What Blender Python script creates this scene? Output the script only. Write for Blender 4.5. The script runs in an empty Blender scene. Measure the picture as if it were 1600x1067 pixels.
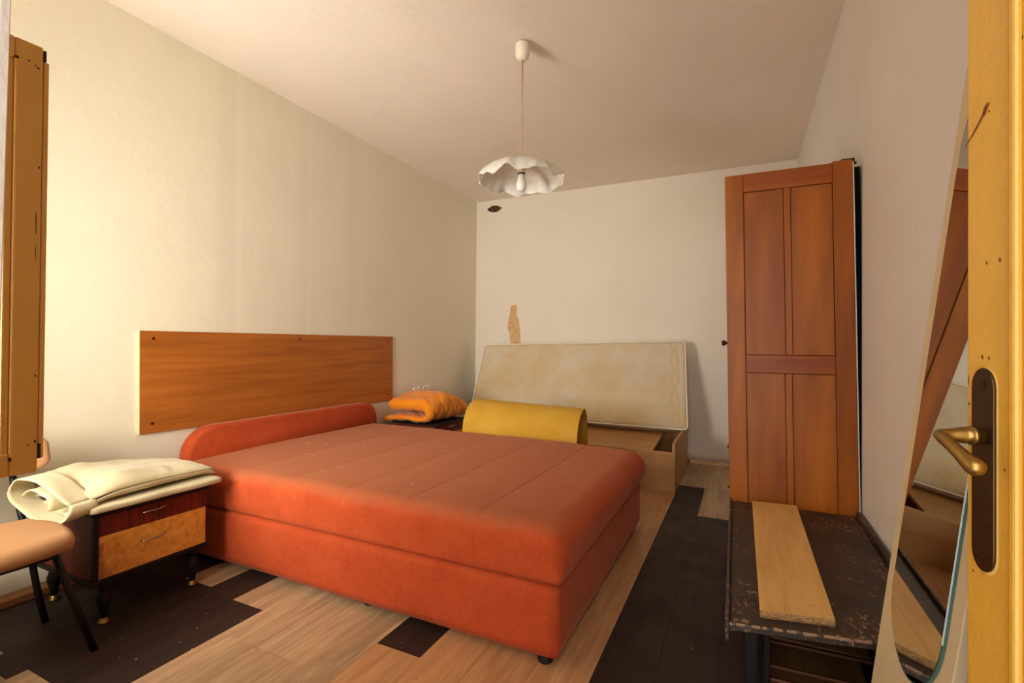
import bpy, bmesh, math, random
from mathutils import Vector, Matrix, noise

# ------------------------------------------------------------------ scene, camera, light
scene = bpy.context.scene
C = scene.collection
random.seed(7)
PI = math.pi

cam_d = bpy.data.cameras.new('camera')
cam_d.sensor_width = 36.0
cam_d.lens = 17.12
cam_d.clip_start = 0.02
cam = bpy.data.objects.new('camera', cam_d)
C.objects.link(cam)
_R = Vector((0.90404768, 0.42735893, 0.00788284))
_U = Vector((-0.00372316, -0.01056822, 0.99993722))
_F = Vector((-0.4274154, 0.90402028, 0.00796305))
cam.matrix_world = Matrix(((_R.x, _U.x, -_F.x, 0.0), (_R.y, _U.y, -_F.y, 0.0), (_R.z, _U.z, -_F.z, 1.04), (0, 0, 0, 1)))
scene.camera = cam

scene.view_settings.view_transform = 'Standard'
scene.view_settings.look = 'None'
scene.view_settings.exposure = 0.08
scene.view_settings.gamma = 1.0
scene.view_settings.use_curve_mapping = False

world = bpy.data.worlds.new('world')
world.use_nodes = True
scene.world = world
wb = world.node_tree.nodes['Background']
wb.inputs[0].default_value = (0.86, 0.92, 1.0, 1)
wb.inputs[1].default_value = 0.4

def area(name, loc, rot, sx, sy, power, col):
    l = bpy.data.lights.new(name, 'AREA')
    l.shape = 'RECTANGLE'; l.size = sx; l.size_y = sy
    l.energy = power; l.color = col
    o = bpy.data.objects.new(name, l); C.objects.link(o)
    o.location = loc; o.rotation_euler = rot
    return o
# daylight through the window in the front wall, and through the doorway behind the camera
area('window_daylight', (-1.975, -0.42, 1.08), (math.radians(102), 0, 0), 1.15, 1.3, 132, (1.0, 0.955, 0.85))
area('doorway_daylight', (0.0, -0.42, 1.15), (math.radians(90), 0, 0), 0.66, 1.9, 21, (1.0, 0.95, 0.87))
scene.cycles.max_bounces = 10
scene.cycles.diffuse_bounces = 6

# ------------------------------------------------------------------ materials
def srgb(r, g, b):
    def f(v):
        v /= 255.0
        return v / 12.92 if v <= 0.04045 else ((v + 0.055) / 1.055) ** 2.4
    return (f(r), f(g), f(b), 1.0)

class NT:
    def __init__(self, name, rough=0.6, spec=0.5):
        self.m = bpy.data.materials.new(name); self.m.use_nodes = True
        self.t = self.m.node_tree; self.b = self.t.nodes['Principled BSDF']
        self.b.inputs['Roughness'].default_value = rough
        self.b.inputs['Specular IOR Level'].default_value = spec
    def n(self, typ, **kw):
        nd = self.t.nodes.new(typ)
        for k, v in kw.items():
            if k.startswith('i_'):
                nd.inputs[k[2:].replace('_', ' ')].default_value = v
            else:
                setattr(nd, k, v)
        return nd
    def l(self, a, b): self.t.links.new(a, b)
    def coords(self, scale=(1, 1, 1), rot=(0, 0, 0), loc=(0, 0, 0)):
        tc = self.n('ShaderNodeTexCoord'); mp = self.n('ShaderNodeMapping')
        mp.inputs['Scale'].default_value = scale; mp.inputs['Rotation'].default_value = rot; mp.inputs['Location'].default_value = loc
        self.l(tc.outputs['Object'], mp.inputs[0]); return mp.outputs[0]
    def noise(self, vec, scale, detail=4, rough=0.55, dist=0.0):
        nd = self.n('ShaderNodeTexNoise'); nd.inputs['Scale'].default_value = scale
        nd.inputs['Detail'].default_value = detail; nd.inputs['Roughness'].default_value = rough
        nd.inputs['Distortion'].default_value = dist
        self.l(vec, nd.inputs['Vector']); return nd.outputs['Fac']
    def ramp(self, fac, stops, interp='LINEAR'):
        r = self.n('ShaderNodeValToRGB'); e = r.color_ramp.elements; r.color_ramp.interpolation = interp
        while len(e) > 1: e.remove(e[-1])
        e[0].position = stops[0][0]; e[0].color = stops[0][1]
        for p, c in stops[1:]:
            x = e.new(p); x.color = c
        self.l(fac, r.inputs[0]); return r.outputs[0]
    def mix(self, fac, a, b, mode='MIX'):
        m = self.n('ShaderNodeMix', data_type='RGBA', blend_type=mode)
        for s, v in ((0, fac), (6, a), (7, b)):
            if hasattr(v, 'links'): self.l(v, m.inputs[s])
            else: m.inputs[s].default_value = v
        return m.outputs[2]
    def base(self, c):
        if hasattr(c, 'links'): self.l(c, self.b.inputs['Base Color'])
        else: self.b.inputs['Base Color'].default_value = c
    def bump(self, h, strength=0.2, dist=0.01):
        b = self.n('ShaderNodeBump'); b.inputs['Strength'].default_value = strength; b.inputs['Distance'].default_value = dist
        self.l(h, b.inputs['Height']); self.l(b.outputs[0], self.b.inputs['Normal'])
G = lambda v: (v, v, v, 1)

def plain(name, col, rough=0.5, metal=0.0, var=0.12, scale=30, bump=0.0):
    k = NT(name, rough); k.b.inputs['Metallic'].default_value = metal
    v = k.coords(); f = k.noise(v, scale, 3)
    k.base(k.mix(f, tuple(c * (1 - var) for c in col[:3]) + (1,), tuple(min(1, c * (1 + var)) for c in col[:3]) + (1,)))
    if bump: k.bump(f, bump, 0.002)
    return k.m

def wood(name, dark, light, scale=(1, 1, 0.06), rough=0.4, ns=28, rings=0.0, coat=0.0, bump=0.05, contrast=(0.3, 0.72)):
    k = NT(name, rough)
    v = k.coords(scale)
    f = k.noise(v, ns, 6, 0.6, 0.4)
    v2 = k.coords(tuple(s ** 0.7 for s in scale))
    g = k.noise(v2, 6, 3, 0.5, 1.2)
    c = k.ramp(f, [(contrast[0], dark), (contrast[1], light)])
    c2 = k.ramp(g, [(0.3, G(0.86)), (0.7, G(1.1))])
    c = k.mix(1.0, c, c2, 'MULTIPLY')
    if rings:
        w = k.n('ShaderNodeTexWave', wave_type='RINGS', i_Scale=3.5, i_Distortion=9.0, i_Detail=2.5)
        v3 = k.coords((3.0, 3.0, 0.22), loc=(0.2, 0.3, 0.1)); k.l(v3, w.inputs['Vector'])
        r = k.ramp(w.outputs['Fac'], [(0.0, G(1.0 - rings)), (0.5, G(1.0))])
        c = k.mix(1.0, c, r, 'MULTIPLY')
    k.b.inputs['Specular IOR Level'].default_value = 0.32
    k.base(c); k.b.inputs['Coat Weight'].default_value = coat; k.b.inputs['Coat Roughness'].default_value = 0.25
    if bump: k.bump(f, bump, 0.003)
    return k.m

def wall_mat(name, col, dirty, streaks=None, low_dirt=True):
    k = NT(name, 0.85, 0.25)
    v = k.coords()
    f = k.noise(v, 2.2, 5, 0.6); h = k.noise(v, 140, 3, 0.6); h2 = k.noise(v, 9, 4, 0.6)
    c = k.mix(k.ramp(f, [(0.35, G(0)), (0.75, G(1))]), col, dirty)
    if streaks:
        # old roller tracks of a slightly different white
        sp = k.n('ShaderNodeSeparateXYZ'); tc = k.n('ShaderNodeTexCoord'); k.l(tc.outputs['Object'], sp.inputs[0])
        mr = k.n('ShaderNodeMapRange'); mr.inputs['From Min'].default_value = 1.0; mr.inputs['From Max'].default_value = 4.0
        k.l(sp.outputs['Y'], mr.inputs['Value'])
        st = [(0.0, G(1.0))]
        for (a, b, val) in streaks:
            p, q = (a - 1) / 3, (b - 1) / 3
            st += [(p - 0.003, G(1.0)), (p, G(val)), (q, G(val)), (q + 0.003, G(1.0))]
        r = k.ramp(mr.outputs[0], st)
        c = k.mix(0.8, c, r, 'MULTIPLY')
    if low_dirt:
        sp2 = k.n('ShaderNodeSeparateXYZ'); tc2 = k.n('ShaderNodeTexCoord'); k.l(tc2.outputs['Object'], sp2.inputs[0])
        ad = k.n('ShaderNodeMath', operation='MULTIPLY_ADD'); k.l(f, ad.inputs[0]); ad.inputs[1].default_value = 0.25; k.l(sp2.outputs['Z'], ad.inputs[2])
        rr = k.ramp(ad.outputs[0], [(0.11, G(1)), (0.2, G(0))])
        c = k.mix(rr, c, srgb(120, 100, 70))
    k.base(c)
    s = k.n('ShaderNodeMath', operation='MULTIPLY_ADD'); k.l(h2, s.inputs[0]); s.inputs[1].default_value = 2.5; k.l(h, s.inputs[2])
    k.bump(s.outputs[0], 0.22, 0.004)
    return k.m

M = {}
M['wall_left'] = wall_mat('cream_wall_paint', (0.83, 0.785, 0.63, 1), (0.79, 0.745, 0.605, 1),
                          [(1.753, 1.851, 0.955), (1.865, 1.891, 1.035), (2.234, 2.259, 1.035), (2.262, 2.362, 0.955), (2.375, 2.40, 1.03), (2.744, 2.878, 0.965), (2.885, 2.913, 1.03)])
M['wall_back'] = wall_mat('white_wall_paint', (0.85, 0.78, 0.69, 1), (0.81, 0.74, 0.64, 1))
M['wall_right'] = wall_mat('grey_white_wall_paint', (0.79, 0.76, 0.72, 1), (0.75, 0.72, 0.68, 1))
M['wall_front'] = wall_mat('front_wall_paint', (0.72, 0.72, 0.70, 1), (0.68, 0.68, 0.66, 1))
M['ceiling'] = wall_mat('ceiling_paint', (0.84, 0.76, 0.66, 1), (0.80, 0.72, 0.62, 1), low_dirt=False)

def floor_mat(name, d, l, strip, rough=0.42, seam=0.7):
    k = NT(name, rough)
    oi = k.n('ShaderNodeObjectInfo')
    tc = k.n('ShaderNodeTexCoord')
    off = k.n('ShaderNodeVectorMath', operation='SCALE'); off.inputs[0].default_value = (3.7, 11.3, 5.1)
    k.l(oi.outputs['Random'], off.inputs['Scale'])
    add = k.n('ShaderNodeVectorMath', operation='ADD'); k.l(tc.outputs['Object'], add.inputs[0]); k.l(off.outputs[0], add.inputs[1])
    mp = k.n('ShaderNodeMapping'); mp.inputs['Scale'].default_value = (1.0, 0.07, 1); k.l(add.outputs[0], mp.inputs[0])
    f = k.noise(mp.outputs[0], 45, 5, 0.6, 0.6)
    c = k.ramp(f, [(0.3, d), (0.7, l)])
    mp3 = k.n('ShaderNodeMapping'); mp3.inputs['Scale'].default_value = (1.0, 0.2, 1); k.l(add.outputs[0], mp3.inputs[0])
    g = k.noise(mp3.outputs[0], 9, 3, 0.5, 2.0)
    c = k.mix(1.0, c, k.ramp(g, [(0.35, G(0.88)), (0.65, G(1.07))]), 'MULTIPLY')
    if strip:
        # three printed strips on every board
        br = k.n('ShaderNodeTexBrick'); br.offset = 0.37; br.offset_frequency = 1
        br.inputs['Scale'].default_value = 1.0; br.inputs['Brick Width'].default_value = 0.34; br.inputs['Row Height'].default_value = 0.06
        br.inputs['Mortar Size'].default_value = 0.0006; br.inputs['Mortar Smooth'].default_value = 0.3
        br.inputs['Color1'].default_value = G(0.80); br.inputs['Color2'].default_value = G(1.08); br.inputs['Mortar'].default_value = G(0.8)
        mp2 = k.n('ShaderNodeMapping'); mp2.inputs['Rotation'].default_value = (0, 0, PI / 2); mp2.inputs['Location'].default_value = (0, 0.0251, 0)
        k.l(tc.outputs['Object'], mp2.inputs[0]); k.l(mp2.outputs[0], br.inputs['Vector'])
        c = k.mix(0.9, c, br.outputs['Color'], 'MULTIPLY')
    tint = k.ramp(oi.outputs['Random'], [(0, G(0.93)), (1, G(1.05))])
    c = k.mix(1.0, c, tint, 'MULTIPLY')
    k.base(c); k.bump(f, 0.04, 0.002); k.b.inputs['Specular IOR Level'].default_value = 0.3
    rn = k.noise(k.coords(), 5, 3)
    k.l(k.ramp(rn, [(0.3, G(rough - 0.06)), (0.7, G(rough + 0.12))]), k.b.inputs['Roughness'])
    return k.m
M['plank_pale'] = floor_mat('pale_strip_laminate', srgb(158, 126, 94), srgb(194, 164, 128), True)
M['plank_orange'] = floor_mat('warm_oak_laminate', srgb(170, 122, 82), srgb(198, 152, 106), False)
M['plank_grey'] = floor_mat('grey_oak_laminate', srgb(160, 136, 106), srgb(194, 168, 134), True)
M['plank_dark'] = floor_mat('dark_brown_laminate', srgb(38, 26, 21), srgb(52, 37, 30), False, 0.55)

M['headboard_panel'] = wood('orange_brown_laminate', srgb(156, 88, 30), srgb(184, 110, 44), (1, 0.05, 1), 0.42, 34, contrast=(0.3, 0.7))
M['edge_band'] = plain('pale_edge_band', srgb(225, 200, 150), 0.5)
M['ward'] = wood('varnished_red_brown_wood', srgb(134, 64, 4), srgb(178, 102, 16), (1, 1, 0.10), 0.42, 13, rings=0.16, coat=0.0, contrast=(0.25, 0.8))
M['ward_h'] = wood('varnished_red_brown_rail', srgb(130, 58, 4), srgb(166, 88, 12), (0.10, 1, 1), 0.42, 13, coat=0.0)
M['white_chip'] = plain('chipped_white_paint', srgb(215, 210, 200), 0.7, bump=0.4, scale=60)
M['brass'] = plain('aged_brass', srgb(150, 118, 60), 0.35, 0.9, var=0.3, scale=40)
M['bronze'] = plain('dark_bronze', srgb(74, 56, 34), 0.42, 0.85, var=0.35, scale=25, bump=0.15)
M['steel'] = plain('bright_metal', srgb(170, 160, 150), 0.25, 1.0)
M['black_metal'] = NT('black_painted_metal', 0.45, 0.3).m; M['black_metal'].node_tree.nodes['Principled BSDF'].inputs['Base Color'].default_value = srgb(18, 16, 16)
M['black_lacq'] = NT('black_lacquer', 0.5, 0.25).m; M['black_lacq'].node_tree.nodes['Principled BSDF'].inputs['Base Color'].default_value = srgb(19, 15, 14)
M['mahog'] = wood('dark_mahogany_veneer', srgb(66, 12, 5), srgb(112, 28, 12), (1, 1, 0.04), 0.4, 60, coat=0.1, contrast=(0.35, 0.65))
M['mahog_side'] = wood('brown_mahogany_side', srgb(70, 22, 10), srgb(110, 42, 20), (1, 1, 0.05), 0.5, 40, coat=0.0)
M['oak_box'] = wood('light_oak_laminate', srgb(168, 122, 74), srgb(194, 148, 96), (0.06, 1, 1), 0.45, 30)
M['cord'] = plain('peach_cord', srgb(196, 148, 110), 0.6)
M['plastic'] = plain('cream_plastic', srgb(236, 228, 208), 0.35, var=0.03)
M['peach'] = plain('beige_leatherette', srgb(168, 124, 84), 0.55, var=0.06, scale=60, bump=0.1)
M['rubber'] = plain('black_foot', srgb(15, 14, 14), 0.5)
M['foot_brown'] = wood('brown_skirting', srgb(96, 58, 30), srgb(132, 86, 46), (1, 0.06, 1), 0.6, 30)

# burl veneer
k = NT('burl_veneer', 0.35); v = k.coords(); f = k.noise(v, 16, 6, 0.7, 2.5); g = k.noise(v, 7.5, 3, 0.5, 0.6)
c = k.ramp(f, [(0.25, srgb(168, 92, 26)), (0.5, srgb(206, 138, 54)), (0.75, srgb(226, 164, 78))])
c = k.mix(k.ramp(g, [(0.57, G(0)), (0.66, G(0.7))]), c, srgb(110, 42, 14)); k.base(c)
k.b.inputs['Coat Weight'].default_value = 0.3; M['burl'] = k.m

# orange velour of the bed, greyed by dust on top
def velour(name, c1, c2, dust):
    k = NT(name, 0.9, 0.2); v = k.coords(); f = k.noise(v, 7, 7, 0.75); h = k.noise(v, 260, 2)
    c = k.mix(k.ramp(f, [(0.35, G(0)), (0.65, G(1))]), c1, c2)
    c = k.mix(1.0, c, k.ramp(k.noise(v, 90, 4, 0.7), [(0.3, G(0.86)), (0.7, G(1.1))]), 'MULTIPLY')
    if dust:
        g = k.noise(v, 2.3, 5, 0.65); sp = k.n('ShaderNodeSeparateXYZ'); tc = k.n('ShaderNodeTexCoord')
        k.l(tc.outputs['Object'], sp.inputs[0])
        ad = k.n('ShaderNodeMath', operation='MULTIPLY_ADD'); k.l(g, ad.inputs[0]); ad.inputs[1].default_value = 0.05; k.l(sp.outputs['Z'], ad.inputs[2])
        r = k.ramp(ad.outputs[0], [(dust[0], G(0)), (dust[1], G(dust[2]))])
        c = k.mix(r, c, srgb(164, 104, 70))
        # small grey worn marks
        s = k.noise(v, 14, 6, 0.75); c = k.mix(k.ramp(s, [(0.70, G(0)), (0.78, G(0.45))]), c, srgb(150, 120, 100))
    k.base(c); k.b.inputs['Sheen Weight'].default_value = 0.15; k.b.inputs['Sheen Roughness'].default_value = 0.4
    k.b.inputs['Sheen Tint'].default_value = (1, 0.6, 0.4, 1)
    k.bump(h, 0.12, 0.002); return k.m
M['velour'] = velour('orange_velour', srgb(172, 66, 30), srgb(184, 78, 38), None)
M['velour_top'] = velour('orange_velour_dusty', srgb(174, 68, 30), srgb(186, 80, 40), (0.43, 0.475, 0.65))

def fabric(name, c1, c2, scale=6, bump=0.15, fine=200, rough=0.85, sheen=0.2):
    k = NT(name, rough, 0.25); v = k.coords(); f = k.noise(v, scale, 5, 0.6); h = k.noise(v, fine, 2)
    k.base(k.mix(k.ramp(f, [(0.35, G(0)), (0.7, G(1))]), c1, c2)); k.b.inputs['Sheen Weight'].default_value = sheen
    k.bump(h, bump, 0.002); return k.m
M['cream_cloth'] = fabric('cream_cloth', srgb(190, 177, 138), srgb(202, 190, 153), 5, 0.1)
M['quilt'] = fabric('orange_quilt', srgb(228, 130, 10), srgb(240, 148, 24), 9, 0.25, 90)
M['foam'] = fabric('yellow_foam', srgb(196, 148, 44), srgb(206, 164, 66), 4, 0.25, 300, sheen=0.0)
M['foam_edge'] = fabric('brown_yellow_foam_edge', srgb(150, 104, 32), srgb(170, 124, 46), 9, 0.25, 300, sheen=0.0)
M['mattress'] = fabric('stained_ticking', srgb(214, 202, 180), srgb(204, 176, 126), 2.6, 0.12, 220)
M['piping'] = plain('white_piping', srgb(238, 230, 214), 0.7, var=0.05)

# chipped black paint over wood
k = NT('chipped_black_paint', 0.5); v = k.coords()
a = k.noise(v, 11, 7, 0.72, 0.6); b2 = k.noise(v, 3.2, 3, 0.5); n3 = k.noise(k.coords((1, 0.6, 1)), 85, 4, 0.75)
ad = k.n('ShaderNodeMath', operation='MULTIPLY_ADD'); k.l(b2, ad.inputs[0]); ad.inputs[1].default_value = 0.55; k.l(a, ad.inputs[2])
msk = k.ramp(ad.outputs[0], [(0.76, G(0)), (0.84, G(1))])
m2 = k.ramp(n3, [(0.53, G(0)), (0.57, G(1))])
mm = k.mix(1.0, msk, m2, 'MULTIPLY')
base = k.ramp(k.noise(v, 7, 4), [(0.3, srgb(34, 27, 22)), (0.7, srgb(56, 45, 37))])
k.base(k.mix(mm, base, k.ramp(n3, [(0.54, srgb(116, 78, 54)), (0.68, srgb(170, 142, 108))]))); k.bump(mm, -0.3, 0.001)
M['chipped'] = k.m
M['slat_brown'] = wood('brown_stained_slat', srgb(62, 32, 18), srgb(104, 58, 34), (0.06, 1, 1), 0.45, 30)
M['shelf_wood'] = wood('dull_brown_board', srgb(110, 72, 38), srgb(140, 98, 56), (1, 0.08, 1), 0.5, 24)

# plywood offcut
k = NT('plywood_face', 0.5); v = k.coords((1, 0.12, 1)); f = k.noise(v, 26, 5, 0.6, 0.8); s = k.noise(k.coords(), 9, 5, 0.7)
c = k.ramp(f, [(0.3, srgb(196, 148, 82)), (0.7, srgb(222, 176, 108))])
k.base(k.mix(k.ramp(s, [(0.66, G(0)), (0.78, G(0.6))]), c, srgb(130, 95, 60))); M['ply'] = k.m
k = NT('rough_ply_edge', 0.9); f = k.noise(k.coords((1, 1, 6)), 90, 5, 0.8)
k.base(k.ramp(f, [(0.35, srgb(70, 45, 25)), (0.6, srgb(190, 145, 90))])); k.bump(f, 0.6, 0.003); M['ply_edge'] = k.m

# ochre gloss paint with rust scratches and chips
def ochre(name, c1, c2, rough):
    k = NT(name, rough); v = k.coords(); f = k.noise(v, 9, 4, 0.6); h = k.noise(v, 45, 4, 0.6)
    c = k.mix(f, c1, c2); s = k.noise(v, 55, 3, 0.6)
    c = k.mix(k.ramp(s, [(0.77, G(0)), (0.79, G(0.9))]), c, srgb(60, 34, 18)); k.base(c)
    k.b.inputs['Coat Weight'].default_value = 0.15; k.b.inputs['Coat Roughness'].default_value = 0.2
    k.bump(h, 0.35, 0.004); return k.m
M['ochre_door'] = ochre('ochre_door_paint', srgb(198, 146, 48), srgb(210, 160, 62), 0.36)
M['ochre_win'] = ochre('ochre_window_paint', srgb(216, 164, 78), srgb(228, 176, 92), 0.36)
M['rust'] = plain('rust_stain', srgb(120, 62, 20), 0.8, var=0.4, scale=90)
M['dark_chip'] = plain('dark_paint_chip', srgb(50, 36, 30), 0.8, var=0.3, scale=90)

k = NT('window_glass', 0.02); k.b.inputs['Transmission Weight'].default_value = 1.0; k.b.inputs['IOR'].default_value = 1.45; k.base((1, 1, 1, 1)); M['glass'] = k.m
k = NT('mirror_silver', 0.015); k.b.inputs['Metallic'].default_value = 1.0; k.base((0.62, 0.64, 0.60, 1)); M['mirror'] = k.m
k = NT('green_glass_edge', 0.15); k.base(srgb(70, 108, 104)); M['glass_edge'] = k.m
M['cream_board'] = plain('cream_painted_board', srgb(214, 196, 158), 0.45, var=0.04, scale=6)

# marbled opal glass for the shade
k = NT('opal_glass', 0.18); v = k.coords(); f = k.noise(v, 14, 5, 0.65, 1.5)
k.base(k.ramp(f, [(0.38, (0.80, 0.80, 0.75, 1)), (0.62, (0.94, 0.93, 0.89, 1))]))
tr = k.n('ShaderNodeBsdfTranslucent'); tr.inputs[0].default_value = (0.9, 0.88, 0.82, 1)
mx = k.n('ShaderNodeMixShader'); mx.inputs[0].default_value = 0.30
out = k.t.nodes['Material Output']; k.l(k.b.outputs[0], mx.inputs[1]); k.l(tr.outputs[0], mx.inputs[2]); k.l(mx.outputs[0], out.inputs[0])
M['opal'] = k.m
k = NT('bulb_glass', 0.2); k.base((0.88, 0.86, 0.80, 1)); M['bulb'] = k.m
k = NT('bare_plaster', 0.9); f = k.noise(k.coords(), 35, 5, 0.7); k.base(k.ramp(f, [(0.35, srgb(206, 158, 108)), (0.65, srgb(226, 190, 146))])); k.bump(f, 0.4, 0.003); M['bare_plaster'] = k.m
k = NT('rough_brick_hole', 0.95); f = k.noise(k.coords(), 60, 5, 0.7); k.base(k.ramp(f, [(0.3, srgb(70, 48, 34)), (0.7, srgb(150, 118, 90))])); k.bump(f, 0.8, 0.006); M['hole'] = k.m
M['lint'] = plain('white_lint', srgb(225, 210, 195), 0.8)

# ------------------------------------------------------------------ mesh helpers
def wloc(o):
    v = Vector((0, 0, 0))
    while o is not None:
        v += o.location; o = o.parent
    return v
def obj(name, bm, mat, parent=None, smooth=False, bevel=0.0, seg=2):
    me = bpy.data.meshes.new(name)
    if parent is not None:
        bmesh.ops.translate(bm, verts=bm.verts, vec=-wloc(parent))
    bmesh.ops.recalc_face_normals(bm, faces=bm.faces)
    bm.to_mesh(me); bm.free()
    for mt in (mat if isinstance(mat, (list, tuple)) else [mat]): me.materials.append(mt)
    if smooth:
        me.polygons.foreach_set('use_smooth', [True] * len(me.polygons))
    o = bpy.data.objects.new(name, me); C.objects.link(o)
    if parent is not None: o.parent = parent
    if bevel:
        b = o.modifiers.new('bevel', 'BEVEL'); b.width = bevel; b.segments = seg; b.limit_method = 'ANGLE'; b.angle_limit = math.radians(40)
    return o
def thing(name, label, cat, loc, group=None):
    o = bpy.data.objects.new(name, None); C.objects.link(o); o.empty_display_size = 0.1
    o.location = loc; o['label'] = label; o['category'] = cat
    if group: o['group'] = group
    return o
def tag(o, label, cat, group=None, kind=None):
    o['label'] = label; o['category'] = cat
    if group: o['group'] = group
    if kind: o['kind'] = kind
    return o
def struct(o):
    o['kind'] = 'structure'; return o
def B(): return bmesh.new()
def box(bm, x0, x1, y0, y1, z0, z1, mi=0):
    vs = [bm.verts.new(p) for p in ((x0, y0, z0), (x1, y0, z0), (x1, y1, z0), (x0, y1, z0), (x0, y0, z1), (x1, y0, z1), (x1, y1, z1), (x0, y1, z1))]
    for f in ((0, 3, 2, 1), (4, 5, 6, 7), (0, 1, 5, 4), (1, 2, 6, 5), (2, 3, 7, 6), (3, 0, 4, 7)):
        bm.faces.new([vs[i] for i in f]).material_index = mi
    return vs
def bx(*a): 
    bm = B(); box(bm, *a); return bm
def hexa(bm, pts, mi=0):      # eight corners, bottom four then top four
    vs = [bm.verts.new(p) for p in pts]
    for f in ((0, 3, 2, 1), (4, 5, 6, 7), (0, 1, 5, 4), (1, 2, 6, 5), (2, 3, 7, 6), (3, 0, 4, 7)):
        bm.faces.new([vs[i] for i in f]).material_index = mi
    return vs
def prism(bm, poly, d, mi=0):   # polygon of 3-D points extruded along vector d
    d = Vector(d)
    a = [bm.verts.new(p) for p in poly]; b = [bm.verts.new(Vector(p) + d) for p in poly]
    n = len(a)
    bm.faces.new(a).material_index = mi; bm.faces.new(b[::-1]).material_index = mi
    for i in range(n): bm.faces.new([a[i], b[i], b[(i + 1) % n], a[(i + 1) % n]]).material_index = mi
def tube(bm, pts, r, seg=10, cap=True, flat=None):
    pts = [Vector(p) for p in pts]; n = len(pts)
    rs = r if isinstance(r, (list, tuple)) else [r] * n
    rings = []; up = None
    for i, p in enumerate(pts):
        t = (pts[min(i + 1, n - 1)] - pts[max(i - 1, 0)]).normalized()
        if up is None:
            up = Vector((0, 0, 1)) if abs(t.z) < 0.9 else Vector((1, 0, 0))
        s = t.cross(up).normalized(); up = s.cross(t).normalized()
        rings.append([bm.verts.new(p + (s * math.cos(a) * (flat or 1) + up * math.sin(a)) * rs[i]) for a in [2 * PI * j / seg for j in range(seg)]])
    for i in range(n - 1):
        for j in range(seg):
            bm.faces.new([rings[i][j], rings[i][(j + 1) % seg], rings[i + 1][(j + 1) % seg], rings[i + 1][j]])
    if cap:
        bm.faces.new(rings[0][::-1]); bm.faces.new(rings[-1])
def lathe(bm, prof, cx, cy, seg=24, mi=0, fr=None, fz=None):
    rings = []
    for k_, (r, z) in enumerate(prof):
        if r < 1e-6: rings.append([bm.verts.new((cx, cy, z))])
        else: rings.append([bm.verts.new((cx + r * math.cos(2 * PI * j / seg), cy + r * math.sin(2 * PI * j / seg), z)) for j in range(seg)])
    for a, b in zip(rings, rings[1:]):
        for j in range(seg):
            q = (j + 1) % seg
            if len(a) == 1 and len(b) == 1: continue
            if len(a) == 1: f = [a[0], b[q], b[j]]
            elif len(b) == 1: f = [a[j], a[q], b[0]]
            else: f = [a[j], a[q], b[q], b[j]]
            bm.faces.new(f).material_index = mi
def frange(a, b, n): return [a + (b - a) * i / n for i in range(n + 1)]
def shell(xs, ys, zs, fn):
    """closed box surface sampled on the given coordinates, every vertex mapped by fn"""
    bm = B(); cache = {}
    def V(i, j, k):
        if (i, j, k) not in cache: cache[(i, j, k)] = bm.verts.new(fn(xs[i], ys[j], zs[k]))
        return cache[(i, j, k)]
    nx, ny, nz = len(xs) - 1, len(ys) - 1, len(zs) - 1
    for i in range(nx):
        for j in range(ny):
            for k in (0, nz): bm.faces.new([V(i, j, k), V(i + 1, j, k), V(i + 1, j + 1, k), V(i, j + 1, k)])
    for i in range(nx):
        for k in range(nz):
            for j in (0, ny): bm.faces.new([V(i, j, k), V(i + 1, j, k), V(i + 1, j, k + 1), V(i, j, k + 1)])
    for j in range(ny):
        for k in range(nz):
            for i in (0, nx): bm.faces.new([V(i, j, k), V(i, j + 1, k), V(i, j + 1, k + 1), V(i, j, k + 1)])
    return bm
def rounder(x0, x1, y0, y1, z0, z1, r, rb=None):
    """maps points of a box surface on to the same box with rounded edges; r top radius, rb bottom radius"""
    rb = r if rb is None else rb; zm = (z0 + z1) / 2
    def f(x, y, z):
        R = r if z > zm else rb + (r - rb) * max(0, (z - z0)) / (zm - z0)
        R = max(R, 1e-4)
        rz = min(R, (z1 - z0) / 2)
        c = Vector((min(max(x, x0 + R), x1 - R), min(max(y, y0 + R), y1 - R), min(max(z, z0 + rz), z1 - rz)))
        d = Vector((x, y, z)) - c
        if d.length < 1e-7: return Vector((x, y, z))
        m = max(abs(d.x) / R, abs(d.y) / R, abs(d.z) / rz)
        dn = Vector((d.x / R, d.y / R, d.z / rz)); dn = dn.normalized() * min(1.0, m)
        return c + Vector((dn.x * R, dn.y * R, dn.z * rz))
    return f
nz_ = lambda x, y, z: noise.noise(Vector((x, y, z)))

# ------------------------------------------------------------------ room shell
XL, XR, YB, YF, H = -2.65, 0.4155, 4.67, 0.12, 2.61
T = 0.15
floor = struct(obj('floor', bx(XL - 0.1, XR + 0.1, -0.45, YB + 0.1, -0.12, -0.009), M['hole']))
struct(obj('ceiling', bx(XL - T, XR + T, -0.45, YB + T, H, H + 0.1), M['ceiling']))
wl = struct(obj('wall_left', bx(XL - T, XL, -0.3, YB + T, -0.05, H), M['wall_left']))
wr = struct(obj('wall_right', bx(XR, XR + T, -0.45, YB + T, -0.05, H), M['wall_right']))

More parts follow.
